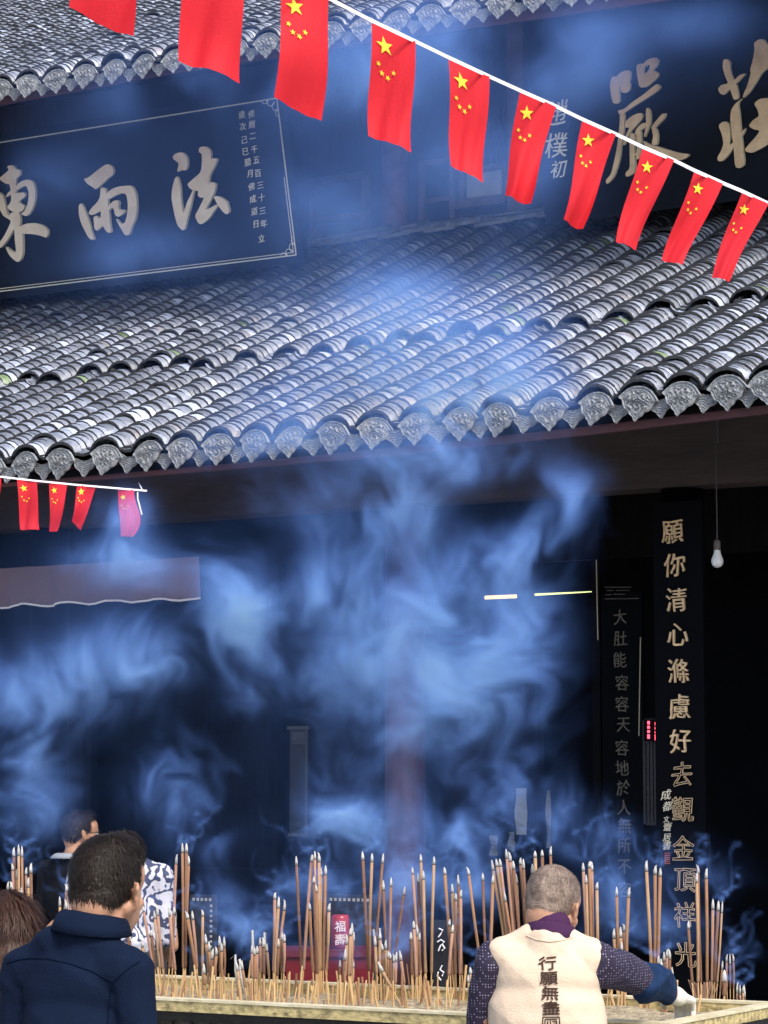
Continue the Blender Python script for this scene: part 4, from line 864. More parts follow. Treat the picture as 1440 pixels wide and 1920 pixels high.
def head(M, ears=True, jaw=1.):
    P = [E_((0, -.012, .028), (.070, .092, .085)), E_((0, .045, .03), (.062, .052, .062)), E_((0, .038, -.035), (.057 * jaw, .060, .080)), E_((0, .056, -.078), (.040 * jaw, .036, .034)),
         E_((0, .098, -.03), (.011, .018, .022), (-.3, 0, 0)), E_((0, .090, -.012), (.008, .012, .03)), E_((0, .084, -.068), (.022, .010, .009)), E_((0, .086, .012), (.045, .012, .010)), E_((0, -.058, -.03), (.05, .042, .06))]
    for s in (-1, 1):
        P += [E_((s * .037, .062, -.028), (.022, .022, .02))]
        if ears: P += [E_((s * .077, -.002, -.012), (.008, .017, .027), (.2, 0, s * .35)), E_((s * .081, -.010, .002), (.006, .016, .018), (.1, 0, s * .5)), E_((s * .075, .002, -.034), (.007, .009, .013))]
    P += [C_((0, -.018, -.07), (0, -.032, -.14), .052, .054)]
    for s in (-1, 1): P += [C_((s * .052, .000, -.040), (s * .020, .066, -.086), .019, .017), C_((s * .046, .02, -.02), (s * .03, .062, -.06), .024, .022)]
    return xf(P, M)
def eyes(M, parent):
    b = MB()
    for s in (-1, 1): 
        c = M @ Vector((s * .03, .081, -.006)); b.add([tuple(np.array(c) + v * .0115) for v in IV2], IF2)
    b.build('eyes', [mat('eye_white', (.5, .47, .43), .2)], parent, smooth=True, local=1)
def hand(w_, d, up, side, s=1, curl=.5, sc_=1.):
    """palm and five fingers from wrist w_, pointing d; up = back of the hand; side = towards the thumb"""
    w_, d, up, side = [np.array(v, float) for v in (w_, d, up, side)]; d /= np.linalg.norm(d); side = side - d * (side @ d); side /= np.linalg.norm(side); up = np.cross(side, d) * (1 if np.cross(side, d) @ up > 0 else -1)
    P = [C_(w_, w_ + d * .03, .024 * sc_, .026 * sc_)]
    for i in range(4):
        o = side * (.027 - .018 * i) * sc_; k0 = w_ + d * (.085 - .004 * abs(i - 1)) * sc_ + o; P.append(C_(w_ + d * .02 + o * .6, k0, .015 * sc_, .0115 * sc_))
        ln = (.040, .045, .042, .032)[i] * sc_; a = curl * (.7 + .1 * i); d1 = d * cos(a) - up * sin(a); k1 = k0 + d1 * ln; d2 = d * cos(a * 2.1) - up * sin(a * 2.1); k2 = k1 + d2 * ln * .62; d3 = d * cos(a * 2.9) - up * sin(a * 2.9); k3 = k2 + d3 * ln * .5
        P += chain([k0, k1, k2, k3], [.0098 * sc_, .009 * sc_, .0082 * sc_, .007 * sc_])
    t0 = w_ + d * .02 + side * .022 * sc_; t1 = t0 + (d * .7 + side * .7) * .036 * sc_ - up * .008; t2 = t1 + (d * .9 + side * .25 - up * .3) * .032 * sc_; t3 = t2 + (d * .9 - up * .5) * .022 * sc_
    P += chain([t0, t1, t2, t3], [.015 * sc_, .012 * sc_, .0105 * sc_, .008 * sc_]); return P
def legs(hip, z=.9, w_=.09):
    P = [E_((hip[0], hip[1], z + .02), (.16, .115, .14))]
    for s in (-1, 1):
        P += chain([(hip[0] + s * w_, hip[1], z), (hip[0] + s * w_ * 1.05, hip[1] + .02, .5), (hip[0] + s * w_ * 1.1, hip[1], .1)], [.085, .06, .045])
    return P
def shoes(hip, parent, w_=.09):
    for s in (-1, 1):
        blob('shoe', [E_((hip[0] + s * w_ * 1.1, hip[1] + .05, .075), (.045, .13, .045)), E_((hip[0] + s * w_ * 1.1, hip[1] - .02, .1), (.045, .06, .05))], [mat('shoe_black', (.02, .02, .02), .5)], parent, .012, 3)
def hair_strands(surf, n, ln, keep, flow, m, parent, seed=0, wd=.0016, lift=.35, name='hair_strands'):
    rs = np.random.RandomState(seed); me = surf.data; P = [p for p in me.polygons]; A = np.array([p.area for p in P]); idx = rs.choice(len(P), n, p=A / A.sum()); V = []; Fc = []
    for i in idx:
        p = P[i]; c = np.array(p.center); nn = np.array(p.normal)
        if not keep(c): continue
        t = flow(c) + rs.normal(0, .28, 3); t = t - nn * (t @ nn); t /= np.linalg.norm(t) + 1e-9; c = c + rs.normal(0, .001, 3)
        l = ln * rs.uniform(.5, 1.3); lf = lift * rs.uniform(.4, 1.4); s = np.cross(t, nn) * wd
        a = c - nn * .002; b_ = c + t * l * .55 + nn * l * lf * .6; e = c + t * l + nn * l * lf * .55
        k = len(V); V += [a - s, a + s, b_ + s * .8, b_ - s * .8, e]; Fc += [(k, k + 1, k + 2, k + 3), (k + 3, k + 2, k + 4)]
    me2 = bpy.data.meshes.new(name); me2.from_pydata([tuple(v) for v in V], [], Fc); me2.materials.append(m); me2.update(); return link(bpy.data.objects.new(name, me2), parent)
class Person:
    def __init__(s, px, D, label):
        b = atH(px, 1480, D); s.base = np.array([b[0], b[1], 0]); s.D = D
        s.o = empty('person', s.base, label, 'person', rz=YAW); 
    def L(s, px, py, dd=0): p = atH(px, py, s.D + dd) - s.base; return np.array([p @ RT, p @ FH, p[2]])
def Mx(loc, rz=0, rx=0, ry=0): return Matrix.Translation(Vector([float(v) for v in loc])) @ Matrix.Rotation(radians(rz), 4, 'Z') @ Matrix.Rotation(radians(rx), 4, 'X') @ Matrix.Rotation(radians(ry), 4, 'Y')
def away(w0):
    def f(c): v = c - w0; v[2] -= .05; return v / (np.linalg.norm(v) + 1e-6) + np.array([0, 0, -.5])
    return f
# ---- man in navy polo shirt -------------------------------------------------
M_NAVY = fabric('navy_jersey', (.0045, .011, .032), var=.25, vscale=5)
A_ = Person(200, 5.9, 'man in a navy shirt with short dark hair, seen from behind at lower left')
hz = A_.L(200, 1560)[2] - .123; HM = Mx((.0, .035, hz), -24, -4, 3)
TM = Mx((-.060, 0, 0), -26)
sh = A_.L(45, 1760)[2] - .068
def torso(sh, k=1., wd=1.):
    P = [C_((-.155 * wd, 0, sh), (.155 * wd, 0, sh), .058 * k, .058 * k), E_((0, .0, sh - .04), (.165 * k * wd, .085 * k, .11)), E_((0, .01, sh - .16), (.175 * k * wd, .108 * k, .19)), E_((0, .015, sh - .38), (.155 * k * wd, .105 * k, .2))]
    for s in (-1, 1): P += [C_((s * .045, -.012, sh + .055), (s * .14 * wd, 0, sh + .02), .046 * k, .040 * k)]
    return P
def arms(sh, k=1., wd=1.):
    P = []
    for s in (-1, 1):
        P += chain([(s * .185 * wd, 0, sh), (s * .215 * wd, .0, sh - .28)], [.052 * k, .044 * k])
        P += chain([(s * .215 * wd, .0, sh - .28), (s * .16, .2, sh - .40)], [.042 * k, .032 * k])
    return P
hd = head(HM); nb = [C_(tuple(HM @ Vector((0, -.03, -.12))), (-.03, .02, sh + .04), .053, .054)]
body = hd + nb + xf(torso(sh, .88, .74) + arms(sh, .76, .75), TM) + xf(hand((-.15, .23, sh - .42), (.3, 1, -.3), (0, 0, 1), (1, 0, 0)) + hand((.15, .23, sh - .42), (-.3, 1, -.3), (0, 0, 1), (-1, 0, 0)), TM) + legs((-.05, .02))
blob('body', body, [M_SKIN], A_.o, .0055, 4); eyes(HM, A_.o)
shirt = blob('shirt', xf(torso(sh, 1.05, .75) + arms(sh, .98, .77), TM) + xf([E_((0, .015, sh - .5), (.145, .115, .16))], TM) + [C_((-.034, -.006, sh + .02), (-.032, -.002, sh + .070), .080, .068)], [M_NAVY], A_.o, .006, 5, wrinkle=.0036)
blob('trousers', legs((-.05, .02)) + [E_((-.05, .02, .98), (.165, .12, .1))], [mat('dark_trousers', (.02, .02, .024), .8)], A_.o, .012, 4); shoes((-.05, .02), A_.o)
# collar: a folded band round the neck
def collar(pts_in, pts_out, m, parent, name='collar', th=.004):
    n_ = len(pts_in); V = []; 
    for k in range(5):
        t = k / 4; 
        for a, c in zip(pts_in, pts_out): p = np.array(a) * (1 - t) + np.array(c) * t; V.append(p + np.array([0, 0, .012 * sin(pi * t)]))
    F_ = [(k * n_ + i, k * n_ + i + 1, (k + 1) * n_ + i + 1, (k + 1) * n_ + i) for k in range(4) for i in range(n_ - 1)]
    o = mesh(name, V, F_, [m], None, True); o.parent = parent
    md = o.modifiers.new('t', 'SOLIDIFY'); md.thickness = th; md.offset = 0; return o
def band(cx, cyy, rx, ry, z0, tilt, a0=-250, a1=70, n=40, rz=0, zside=0):
    out = []
    for i in range(n + 1):
        a = radians(a0 + (a1 - a0) * i / n); x = rx * cos(a); y_ = ry * sin(a); zz = z0 - tilt * (y_ / ry) + zside * (x / rx); c, s = cos(radians(rz)), sin(radians(rz)); out.append((cx + x * c - y_ * s, cyy + x * s + y_ * c, zz))
    return out
cz = A_.L(172, 1722)[2]
collar(band(-.026, .010, .064, .064, cz + .006, .010, rz=-26, zside=-.006), band(-.030, .002, .086, .088, cz - .030, .0, rz=-26, zside=-.010), M_NAVY, A_.o, th=.006)
collar(band(-.026, .010, .0635, .0635, cz + .007, .010, rz=-26, zside=-.006), band(-.028, .006, .070, .070, cz - .03, .0, rz=-26, zside=-.006), M_NAVY, A_.o, 'collar_stand', .004)
tr = bvh(shirt)
def on_surface(P, tr, pts, dd=-1.0, off=.0015):
    out = []
    for x, y_ in pts:
        o = P.L(x, y_, dd); e = P.L(x, y_, .3); d = Vector(e - o).normalized(); h = tr.ray_cast(Vector(o), d)
        if h[0] is not None: out.append(np.array(h[0] - d * off))
    return out
def seam(P, tr, pts, m, parent, r=.0016, name='seam'):
    Q = []
    for a, c in zip(pts[:-1], pts[1:]):
        for t in np.linspace(0, 1, 8, endpoint=False): Q.append((a[0] * (1 - t) + c[0] * t, a[1] * (1 - t) + c[1] * t))
    S = on_surface(P, tr, Q + [pts[-1]])
    if len(S) > 3: b = MB(); b.tube(S, r, 5); o = b.build(name, [m], parent, smooth=True, local=1)
M_SEAM = mat('navy_seam', (.004, .009, .026), .95, spec=.05)
seam(A_, tr, [(12, 1806), (35, 1799), (60, 1796), (90, 1798), (130, 1806), (170, 1820), (200, 1835), (213, 1841)], M_SEAM, A_.o)
seam(A_, tr, [(262, 1803), (245, 1812), (228, 1826), (213, 1841), (207, 1860), (203, 1890), (202, 1930)], M_SEAM, A_.o)
hs_ = blob('hair', xf([E_((0, -.016, .030), (.0725, .092, .085)), E_((0, -.055, -.010), (.058, .046, .052)), E_((0, .04, .068), (.056, .05, .042)), E_((.02, -.01, .088), (.042, .06, .032))], HM), [M_HAIR], A_.o, .006, 4)
whorl = np.array(HM @ Vector((.015, -.055, .11)))
hair_strands(hs_, 15000, .020, lambda c: c[2] > hz - .06, away(whorl), M_HAIR, A_.o, 3, wd=.0010, lift=.30)
# ---- man in cream vest --------------------------------------------------------
B_ = Person(1037, 7.8, 'shaven-headed man in a cream vest with brush writing, reaching into the incense trough')
M_VEST = fabric('vest_cream', (.70, .55, .41), 200, var=.06, vscale=5)
M_DOT = mat('dotted_shirt', (.016, .010, .032), .8, bump=.15, bscale=200)
def dots(m, scale, col, thr=.26):
    nt = m.node_tree; b = nt.nodes['Principled BSDF']; tc = nt.nodes.new('ShaderNodeTexCoord'); v = nt.nodes.new('ShaderNodeTexVoronoi'); v.inputs['Scale'].default_value = scale; v.inputs['Randomness'].default_value = .12
    l = nt.nodes.new('ShaderNodeMath'); l.operation = 'LESS_THAN'; l.inputs[1].default_value = thr; mx = nt.nodes.new('ShaderNodeMix'); mx.data_type = 'RGBA'; mx.inputs[6].default_value = b.inputs['Base Color'].default_value; mx.inputs[7].default_value = (*col, 1)
    nt.links.new(tc.outputs['Object'], v.inputs[0]); nt.links.new(v.outputs['Distance'], l.inputs[0]); nt.links.new(l.outputs[0], mx.inputs[0]); nt.links.new(mx.outputs[2], b.inputs['Base Color'])
dots(M_DOT, 125, (.36, .32, .44), .23)
hzb = B_.L(1037, 1623)[2] - .118; HB = Mx((0, .055, hzb), -28, -14, 5)
shb = 1.262; TB_ = Mx((-.023, 0, 0), -6)
Rsh = np.array([.125, 0, shb - .02]); EL = B_.L(1192, 1832, .16); WR = B_.L(1246, 1856, .38); HN = B_.L(1268, 1868, .42)
Lsh = np.array([-.185, 0, shb - .02]); ELl = B_.L(898, 1930, .05)
headB = head(HB, True, 1.02); nbB = [C_(tuple(HB @ Vector((0, -.03, -.12))), (-.008, .02, shb + .04), .055, .055)]
gl = hand(HN, B_.L(1290, 1878, .55) - HN, (0, 0, 1), (-.5, .5, 0), curl=.75, sc_=.72)
bodyB = headB + nbB + xf(torso(shb, .88), TB_) + chain([Rsh, EL, WR, HN], [.045, .038, .028, .024]) + chain([Lsh, ELl, ELl + [.05, .2, -.05]], [.045, .038, .03]) + hand(ELl + [.05, .2, -.05], (.3, 1, -.2), (0, 0, 1), (1, 0, 0)) + legs((-.02, .0), .85)
blob('body', bodyB, [M_SKIN], B_.o, .0055, 4); eyes(HB, B_.o)
# cropped hair: a thin skin of stubble over the skull
M_STUB = mat('stubble_hair', (.36, .27, .21), .6, vscale=28, col2=(.15, .105, .085), bump=.4, bscale=260, mix=.5)
hb = blob('hair', xf([E_((0, -.016, .030), (.0745, .0945, .0875)), E_((0, .012, .045), (.068, .07, .07)), E_((0, -.058, -.012), (.055, .045, .045))], HB), [M_STUB], B_.o, .006, 3)
hair_strands(hb, 16000, .006, lambda c: True, away(np.array(HB @ Vector((0, -.05, .11)))), M_STUB, B_.o, 5, wd=.0007, lift=.5)
slv = blob('shirt_sleeves', xf(torso(shb, .95), TB_) + chain([Rsh, (Rsh + EL) / 2 + [0, 0, .006], EL, EL * .6 + WR * .4], [.068, .066, .056, .05]) + chain([Lsh, (Lsh + ELl) / 2 - [.006, 0, 0], ELl, ELl + [.05, .2, -.05]], [.054, .046, .042, .038]), [M_DOT], B_.o, .006, 4, wrinkle=.0034)
denim = blob('denim_oversleeve', chain([EL * .95 + WR * .05, EL * .5 + WR * .5, WR, HN * .55 + WR * .45], [.060, .066, .055, .034]), [fabric('denim', (.016, .042, .11), 220, col2=(.006, .016, .05), vscale=18)], B_.o, .006, 1, wrinkle=.0125)
blob('glove', [C_(HN - (HN - WR) * .1, HN + (HN - WR) * .1, .031, .03)] + hand(HN, B_.L(1290, 1878, .55) - HN, (0, 0, 1), (-.5, .5, 0), curl=.75, sc_=1.08), [mat('white_glove', (.68, .66, .6), .9, bump=.4, bscale=150)], B_.o, .005, 2)
vest = blob('vest', xf([C_((-.115, -.005, shb + .006), (.115, -.005, shb + .006), .066, .066), E_((0, -.002, shb - .05), (.162, .108, .12)), E_((0, .0, shb - .17), (.176, .122, .2)), E_((0, .005, shb - .38), (.188, .13, .22)), E_((0, .005, shb - .46), (.188, .135, .20)), E_((0, .005, shb - .29), (.184, .132, .2)), E_((0, .005, shb - .52), (.190, .138, .14))]
    + [C_((s * .048, -.012, shb + .058), (s * .115, -.004, shb + .026), .044, .044) for s in (-1, 1)] + [C_((.012, -.012, shb + .02), (.012, -.012, shb + .042), .085, .076)], TB_), [M_VEST], B_.o, .006, 5, wrinkle=.0034)
M_PURP = fabric('purple_collar', (.055, .02, .06))
blob('collar', xf([C_((.014, -.004, shb + .02), (.012, .004, shb + .088), .078, .064)], TB_), [M_PURP], B_.o, .005, 3)
czb = B_.L(1030, 1736)[2]
collar(band(-.006, .015, .060, .064, czb + .000, .014, zside=-.008), band(-.008, .006, .076, .082, czb - .030, .0, zside=-.010), M_PURP, B_.o, th=.006)
collar(band(-.006, .015, .0595, .0635, czb + .001, .014, zside=-.008), band(-.008, .01, .064, .068, czb - .034, 0), M_PURP, B_.o, 'collar_stand', .004)
blob('trousers', legs((-.02, .0), .8) + [E_((-.02, 0, .85), (.165, .12, .12))], [MATS['dark_trousers']], B_.o, .012, 4); shoes((-.02, 0), B_.o)
tv = bvh(vest); M_INK = mat('vest_ink', (.05, .022, .014), .8)
seam(B_, tv, [(986, 1754), (1005, 1762), (1030, 1766), (1055, 1763), (1074, 1757)], mat('vest_seam', (.62, .45, .33), .85), B_.o, .0018)
def wrap_glyph(ch, px, py, wpx, P, tr, parent, m, name='character', sx=1.15, shear=0):
    V, Fc, B = text_shape(ch, 0.); c = (V.max(0) + V.min(0)) / 2; W = []; 
    for v in V:
        x = px + (v[0] - c[0]) * wpx * sx + shear * (v[1] - c[1]) * wpx; y_ = py - (v[1] - c[1]) * wpx
        h = on_surface(P, tr, [(x, y_)], off=.0035); W.append(h[0] if h else P.L(x, y_, -.13))
    k = len(W); W2 = [w_ + np.array([0, .003, 0]) for w_ in W]; Fc = list(Fc); XV = []; XF = []
    for a, c_ in B:
        d = W[c_] - W[a]; l = np.linalg.norm(d) + 1e-9; s_ = np.cross(d / l, [0, -1, 0]) * .0007; k0 = 2 * k + len(XV); f_ = np.array([0, -.0008, 0]); XV += [W[a] - s_ + f_, W[c_] - s_ + f_, W[c_] + s_ + f_, W[a] + s_ + f_]; XF.append((k0, k0 + 1, k0 + 2, k0 + 3))
    o = mesh(name, W + W2 + XV, Fc + [(a, c_, c_ + k, a + k)[::-1] for a, c_ in B] + XF, [m], None); o.parent = parent
for ch, x, y_ in (('行', 1026, 1806), ('願', 1029, 1834), ('無', 1031, 1862), ('盡', 1033, 1890)): wrap_glyph(ch, x, y_, 27, B_, tv, B_.o, M_INK, sx=1.3)
for (xa, ya, xb, yb) in ((1018, 1907, 1049, 1907), (1018, 1907, 1017, 1930), (1049, 1907, 1050, 1930), (1022, 1911, 1045, 1911), (1022, 1911, 1022, 1930), (1027, 1914, 1027, 1926), (1032, 1913, 1033, 1926), (1036, 1915, 1044, 1915), (1038, 1920, 1044, 1921), (1044, 1914, 1044, 1928)):
    S = on_surface(B_, tv, [(xa + (xb - xa) * t, ya + (yb - ya) * t) for t in np.linspace(0, 1, 5)], off=.002)
    if len(S) > 1: b = MB(); b.tube(S, .0016, 5); b.build('seal_stroke', [M_INK], B_.o, local=1)
print('AB', time.time() - T0)
# ---- woman with long brown hair at the left edge
W_ = Person(14, 7.3, 'woman with long brown hair at the left edge, cut by the picture frame')
hw = W_.L(14, 1668)[2] - .125; HW = Mx((0, .02, hw), 20, -8)
shw = hw - .24
blob('body', head(HW) + [C_(tuple(HW @ Vector((0, -.04, -.1))), (0, 0, shw + .04), .048, .055)] + torso(shw, .85) + arms(shw, .75) + hand((-.15, .23, shw - .42), (.3, 1, -.3), (0, 0, 1), (1, 0, 0)) + hand((.15, .23, shw - .42), (-.3, 1, -.3), (0, 0, 1), (-1, 0, 0)) + legs((0, 0), .85), [M_SKIN], W_.o, .007, 4); eyes(HW, W_.o)
blob('coat', torso(shw, 1.0) + arms(shw, 1.0) + [E_((0, .01, shw - .5), (.17, .12, .2))], [fabric('black_coat', (.012, .012, .016))], W_.o, .009, 4, wrinkle=.003)
blob('trousers', legs((0, 0), .8), [MATS['dark_trousers']], W_.o, .012, 4); shoes((0, 0), W_.o)
hw_ = blob('hair', xf([E_((0, -.015, .034), (.083, .100, .090)), E_((0, -.05, -.06), (.078, .062, .12)), E_((0, -.065, -.16), (.075, .045, .12)), E_((.01, -.06, -.26), (.06, .035, .08))], HW), [M_HAIRB], W_.o, .007, 5)
hair_strands(hw_, 9000, .07, lambda c: True, away(np.array(HW @ Vector((0, -.02, .12)))), M_HAIRB, W_.o, 8, wd=.0016, lift=.10)
# ---- man with glasses far behind, facing right
G_ = Person(156, 15.0, 'man with dark hair and glasses in profile facing right beyond the trough')
hg = G_.L(148, 1521)[2] - .12; HG = Mx((-.01, 0, hg), -68)
shg = hg - .20
blob('body', head(HG) + [C_(tuple(HG @ Vector((0, -.04, -.1))), (-.06, 0, shg + .04), .052, .058)] + xf(torso(shg, .9) + arms(shg, .8), Mx((-.07, 0, 0), -40)) + legs((-.06, 0)), [M_SKIN], G_.o, .008, 3); eyes(HG, G_.o)
blob('jacket', xf(torso(shg, 1.02) + arms(shg, 1.1), Mx((-.07, 0, 0), -40)) + [E_((-.07, 0, shg - .5), (.17, .13, .2))], [fabric('dark_jacket', (.008, .009, .014))], G_.o, .01, 4, wrinkle=.003)
collar(band(-.055, 0, .066, .066, shg + .085, .0, -300, 60), band(-.06, 0, .12, .10, shg + .06, 0, -300, 60), fabric('grey_collar', (.30, .33, .38)), G_.o)
blob('trousers', legs((-.06, 0)), [MATS['dark_trousers']], G_.o, .014, 4); shoes((-.06, 0), G_.o)
hg_ = blob('hair', xf([E_((0, -.022, .038), (.079, .092, .086)), E_((0, -.055, -.008), (.066, .048, .05)), E_((0, .03, .085), (.06, .045, .035))], HG), [M_HAIR], G_.o, .008, 3)
hair_strands(hg_, 4000, .03, lambda c: True, away(np.array(HG @ Vector((0, -.05, .11)))), M_HAIR, G_.o, 13, wd=.002)
b = MB(); Q = []
for s in (-1, 1):
    b.tube([HG @ Vector((s * (.032 + .024 * cos(t)), .097 , -.006 + .017 * sin(t))) for t in np.linspace(0, 2 * pi, 17)], .0022, 5, caps=False); b.tube([HG @ Vector((s * .056, .097, 0)), HG @ Vector((s * .078, .05, .002)), HG @ Vector((s * .081, -.005, .0))], .0022, 5)
b.tube([HG @ Vector((-.008, .1, -.002)), HG @ Vector((.008, .1, -.002))], .002, 5); b.build('glasses', [mat('glasses_black', (.01, .01, .01), .3)], G_.o, local=1)
# ---- person in marbled shirt
S_ = Person(250, 10.9, 'person in a white shirt with black marbled swirls standing beyond the trough')
hsr = S_.L(238, 1560)[2] - .12; HS = Mx((-.045, .02, hsr), 35, -5)
shs = S_.L(300, 1617)[2] - .058
M_MARB = mat('marbled_cloth', (.75, .75, .8), .8, bump=.2, bscale=150)
nt = M_MARB.node_tree; bs = nt.nodes['Principled BSDF']; tc = nt.nodes.new('ShaderNodeTexCoord'); wv = nt.nodes.new('ShaderNodeTexWave'); wv.inputs['Scale'].default_value = 5; wv.inputs['Distortion'].default_value = 30; wv.inputs['Detail'].default_value = 3.5; wv.inputs['Detail Scale'].default_value = 1.4
cr = nt.nodes.new('ShaderNodeValToRGB'); cr.color_ramp.elements[0].position = .22; cr.color_ramp.elements[0].color = (.035, .045, .10, 1); cr.color_ramp.elements[1].position = .44; cr.color_ramp.elements[1].color = (.52, .52, .60, 1)
nt.links.new(tc.outputs['Object'], wv.inputs[0]); nt.links.new(wv.outputs['Fac'], cr.inputs[0]); nt.links.new(cr.outputs[0], bs.inputs['Base Color'])
MS = Mx((-.05, 0, 0), 12)
blob('body', head(HS) + [C_(tuple(HS @ Vector((0, -.04, -.1))), (-.05, 0, shs + .04), .05, .056)] + xf(torso(shs, .78) + arms(shs, .62) + hand((-.15, .23, shs - .42), (.3, 1, -.3), (0, 0, 1), (1, 0, 0)) + hand((.15, .23, shs - .42), (-.3, 1, -.3), (0, 0, 1), (-1, 0, 0)), MS) + legs((0, 0), .9), [M_SKIN], S_.o, .008, 3); eyes(HS, S_.o)
blob('shirt', xf(torso(shs, 1.0) + [C_((s * .16, 0, shs), (s * .185, 0, shs - .24), .060, .056) for s in (-1, 1)] + [E_((0, .0, shs - .26), (.165, .12, .10))], MS), [M_MARB], S_.o, .008, 4, wrinkle=.005)
blob('trousers', legs((0, 0), .9) + [E_((0, 0, 1.03), (.15, .11, .1))], [MATS['dark_trousers']], S_.o, .014, 4); shoes((0, 0), S_.o)
hs2 = blob('hair', xf([E_((0, -.022, .038), (.079, .092, .086)), E_((0, -.055, -.008), (.066, .048, .05))], HS), [M_HAIR], S_.o, .008, 3)
hair_strands(hs2, 3000, .03, lambda c: True, away(np.array(HS @ Vector((0, -.05, .11)))), M_HAIR, S_.o, 14, wd=.002)
print('people', time.time() - T0)
# ================================================================= SMOKE
SMOKE = True
if SMOKE:
    VX = .0152
    lo = np.array([atY(-60, 1500, 9.4)[0], 8.35, 1.08]); hi = np.array([atY(1500, 1500, 9.4)[0] + .2, 10.2, 5.75])
    nx, ny, nz = [int(v) for v in (hi - lo) / VX]
    X = (lo[0] + np.arange(nx) * VX).astype(np.float32); Yv = (lo[1] + np.arange(ny) * VX).astype(np.float32); Z = (lo[2] + np.arange(nz) * VX).astype(np.float32)
    print('grid', nx, ny, nz, nx * ny * nz)
    LAT = np.random.RandomState(4).rand(32, 32, 32).astype(np.float32)
    def vnoise(x, y, z):
        xi = np.floor(x).astype(np.int32); yi = np.floor(y).astype(np.int32); zi = np.floor(z).astype(np.int32)
        fx = x - xi; fy_ = y - yi; fz = z - zi; fx = fx * fx * (3 - 2 * fx); fy_ = fy_ * fy_ * (3 - 2 * fy_); fz = fz * fz * (3 - 2 * fz)
        L_ = LAT.ravel(); x0 = (xi & 31) << 10; x1 = ((xi + 1) & 31) << 10; y0 = (yi & 31) << 5; y1 = ((yi + 1) & 31) << 5; z0 = zi & 31; z1 = (zi + 1) & 31
        def q(a, b): c0 = L_[a + b + z0]; return c0 + (L_[a + b + z1] - c0) * fz
        c00 = q(x0, y0); c10 = q(x1, y0); c01 = q(x0, y1); c11 = q(x1, y1)
        a = c00 + (c10 - c00) * fx; b = c01 + (c11 - c01) * fx; return a + (b - a) * fy_
    # puffs of the plume: (px, py, rx, ry, strength, depth Y); read as places on the plane of the plume
    PUFF = [(640, 1110, 75, 80, 1.0, 9.3), (820, 1160, 130, 110, 1.35, 9.3), (930, 1250, 90, 110, 1.15, 9.2), (1000, 1180, 40, 80, .8, 9.4), (720, 1240, 130, 100, 1.1, 9.2), (890, 1330, 110, 80, .7, 9.1), (760, 1340, 120, 70, .6, 9.1),
            (440, 1150, 65, 90, 1.5, 9.2), (400, 1060, 70, 60, .5, 9.3), (240, 1050, 90, 50, .7, 9.4), (238, 965, 34, 45, .8, 9.4), (110, 1290, 130, 70, 1.0, 9.3), (260, 1240, 90, 70, 1.0, 9.3), (40, 1400, 80, 110, .9, 9.2), (520, 1270, 90, 80, .55, 9.2),
            (740, 960, 70, 110, 1.0, 9.4), (1060, 930, 60, 60, .9, 9.3), (1010, 1010, 70, 60, .7, 9.3), (930, 1060, 80, 60, .8, 9.3), (820, 860, 150, 45, 1.1, 9.4), (600, 940, 120, 80, .3, 9.4),
            (870, 770, 130, 80, 1.7, 9.5), (760, 660, 170, 120, .95, 9.5), (640, 740, 170, 100, .7, 9.5), (960, 640, 80, 90, .4, 9.5), (480, 830, 160, 50, .4, 9.5), (700, 560, 240, 70, .5, 9.6), (1000, 740, 90, 50, .45, 9.5),
            (640, 380, 160, 120, .42, 9.7), (290, 470, 130, 60, .5, 9.7), (120, 330, 100, 70, .3, 9.7), (320, 150, 230, 90, .4, 9.7), (640, 140, 190, 110, .6, 9.7), (840, 300, 150, 120, .45, 9.7), (860, 90, 190, 90, .75, 9.7), (1060, 110, 130, 130, .5, 9.7), (1000, 320, 80, 90, .3, 9.7), (1300, 40, 150, 50, .25, 9.7),
            (500, 1420, 110, 90, .4, 9.1), (640, 1530, 90, 60, .95, 9.0), (650, 1450, 60, 60, .5, 9.0), (900, 1450, 110, 80, .5, 9.0), (840, 1560, 80, 60, .7, 8.9), (1010, 1530, 80, 70, .75, 8.9), (980, 1460, 40, 70, .6, 8.9), (1100, 1570, 70, 40, .6, 8.9), (330, 1470, 70, 80, .5, 9.0), (370, 1580, 40, 60, .6, 8.9), (60, 1500, 80, 80, .35, 9.0),
            (480, 1740, 60, 30, 1.0, 8.7), (560, 1670, 60, 50, .6, 8.8), (660, 1660, 80, 50, .7, 8.8), (800, 1650, 80, 60, .8, 8.8), (750, 1760, 60, 50, .5, 8.7), (560, 1780, 70, 40, .4, 8.6), (900, 1680, 90, 60, .45, 8.7), (1180, 1650, 60, 50, .45, 8.7), (1240, 1730, 70, 40, .3, 8.7), (1320, 1640, 60, 30, .2, 8.8), (1390, 1780, 50, 20, .25, 8.8), (660, 1780, 50, 50, .5, 8.7), (400, 1690, 50, 50, .3, 8.8), (1120, 1720, 60, 60, .3, 8.7)]
    # the thin general veil: (px, py, rx, ry, strength, depth Y), not broken up by the fine turbulence
    VEIL = [(420, 330, 620, 330, .12, 9.6), (800, 250, 300, 300, .14, 9.6), (1300, 90, 200, 120, .07, 9.6), (780, 690, 300, 170, .26, 9.5), (680, 1180, 310, 300, .17, 9.3), (150, 1200, 260, 260, .12, 9.3), (560, 1600, 600, 160, .06, 9.0), (1250, 1650, 200, 100, .03, 8.9)]
    rho = np.zeros((nx, ny, nz), np.float32); veil = np.zeros((nx, ny, nz), np.float32)
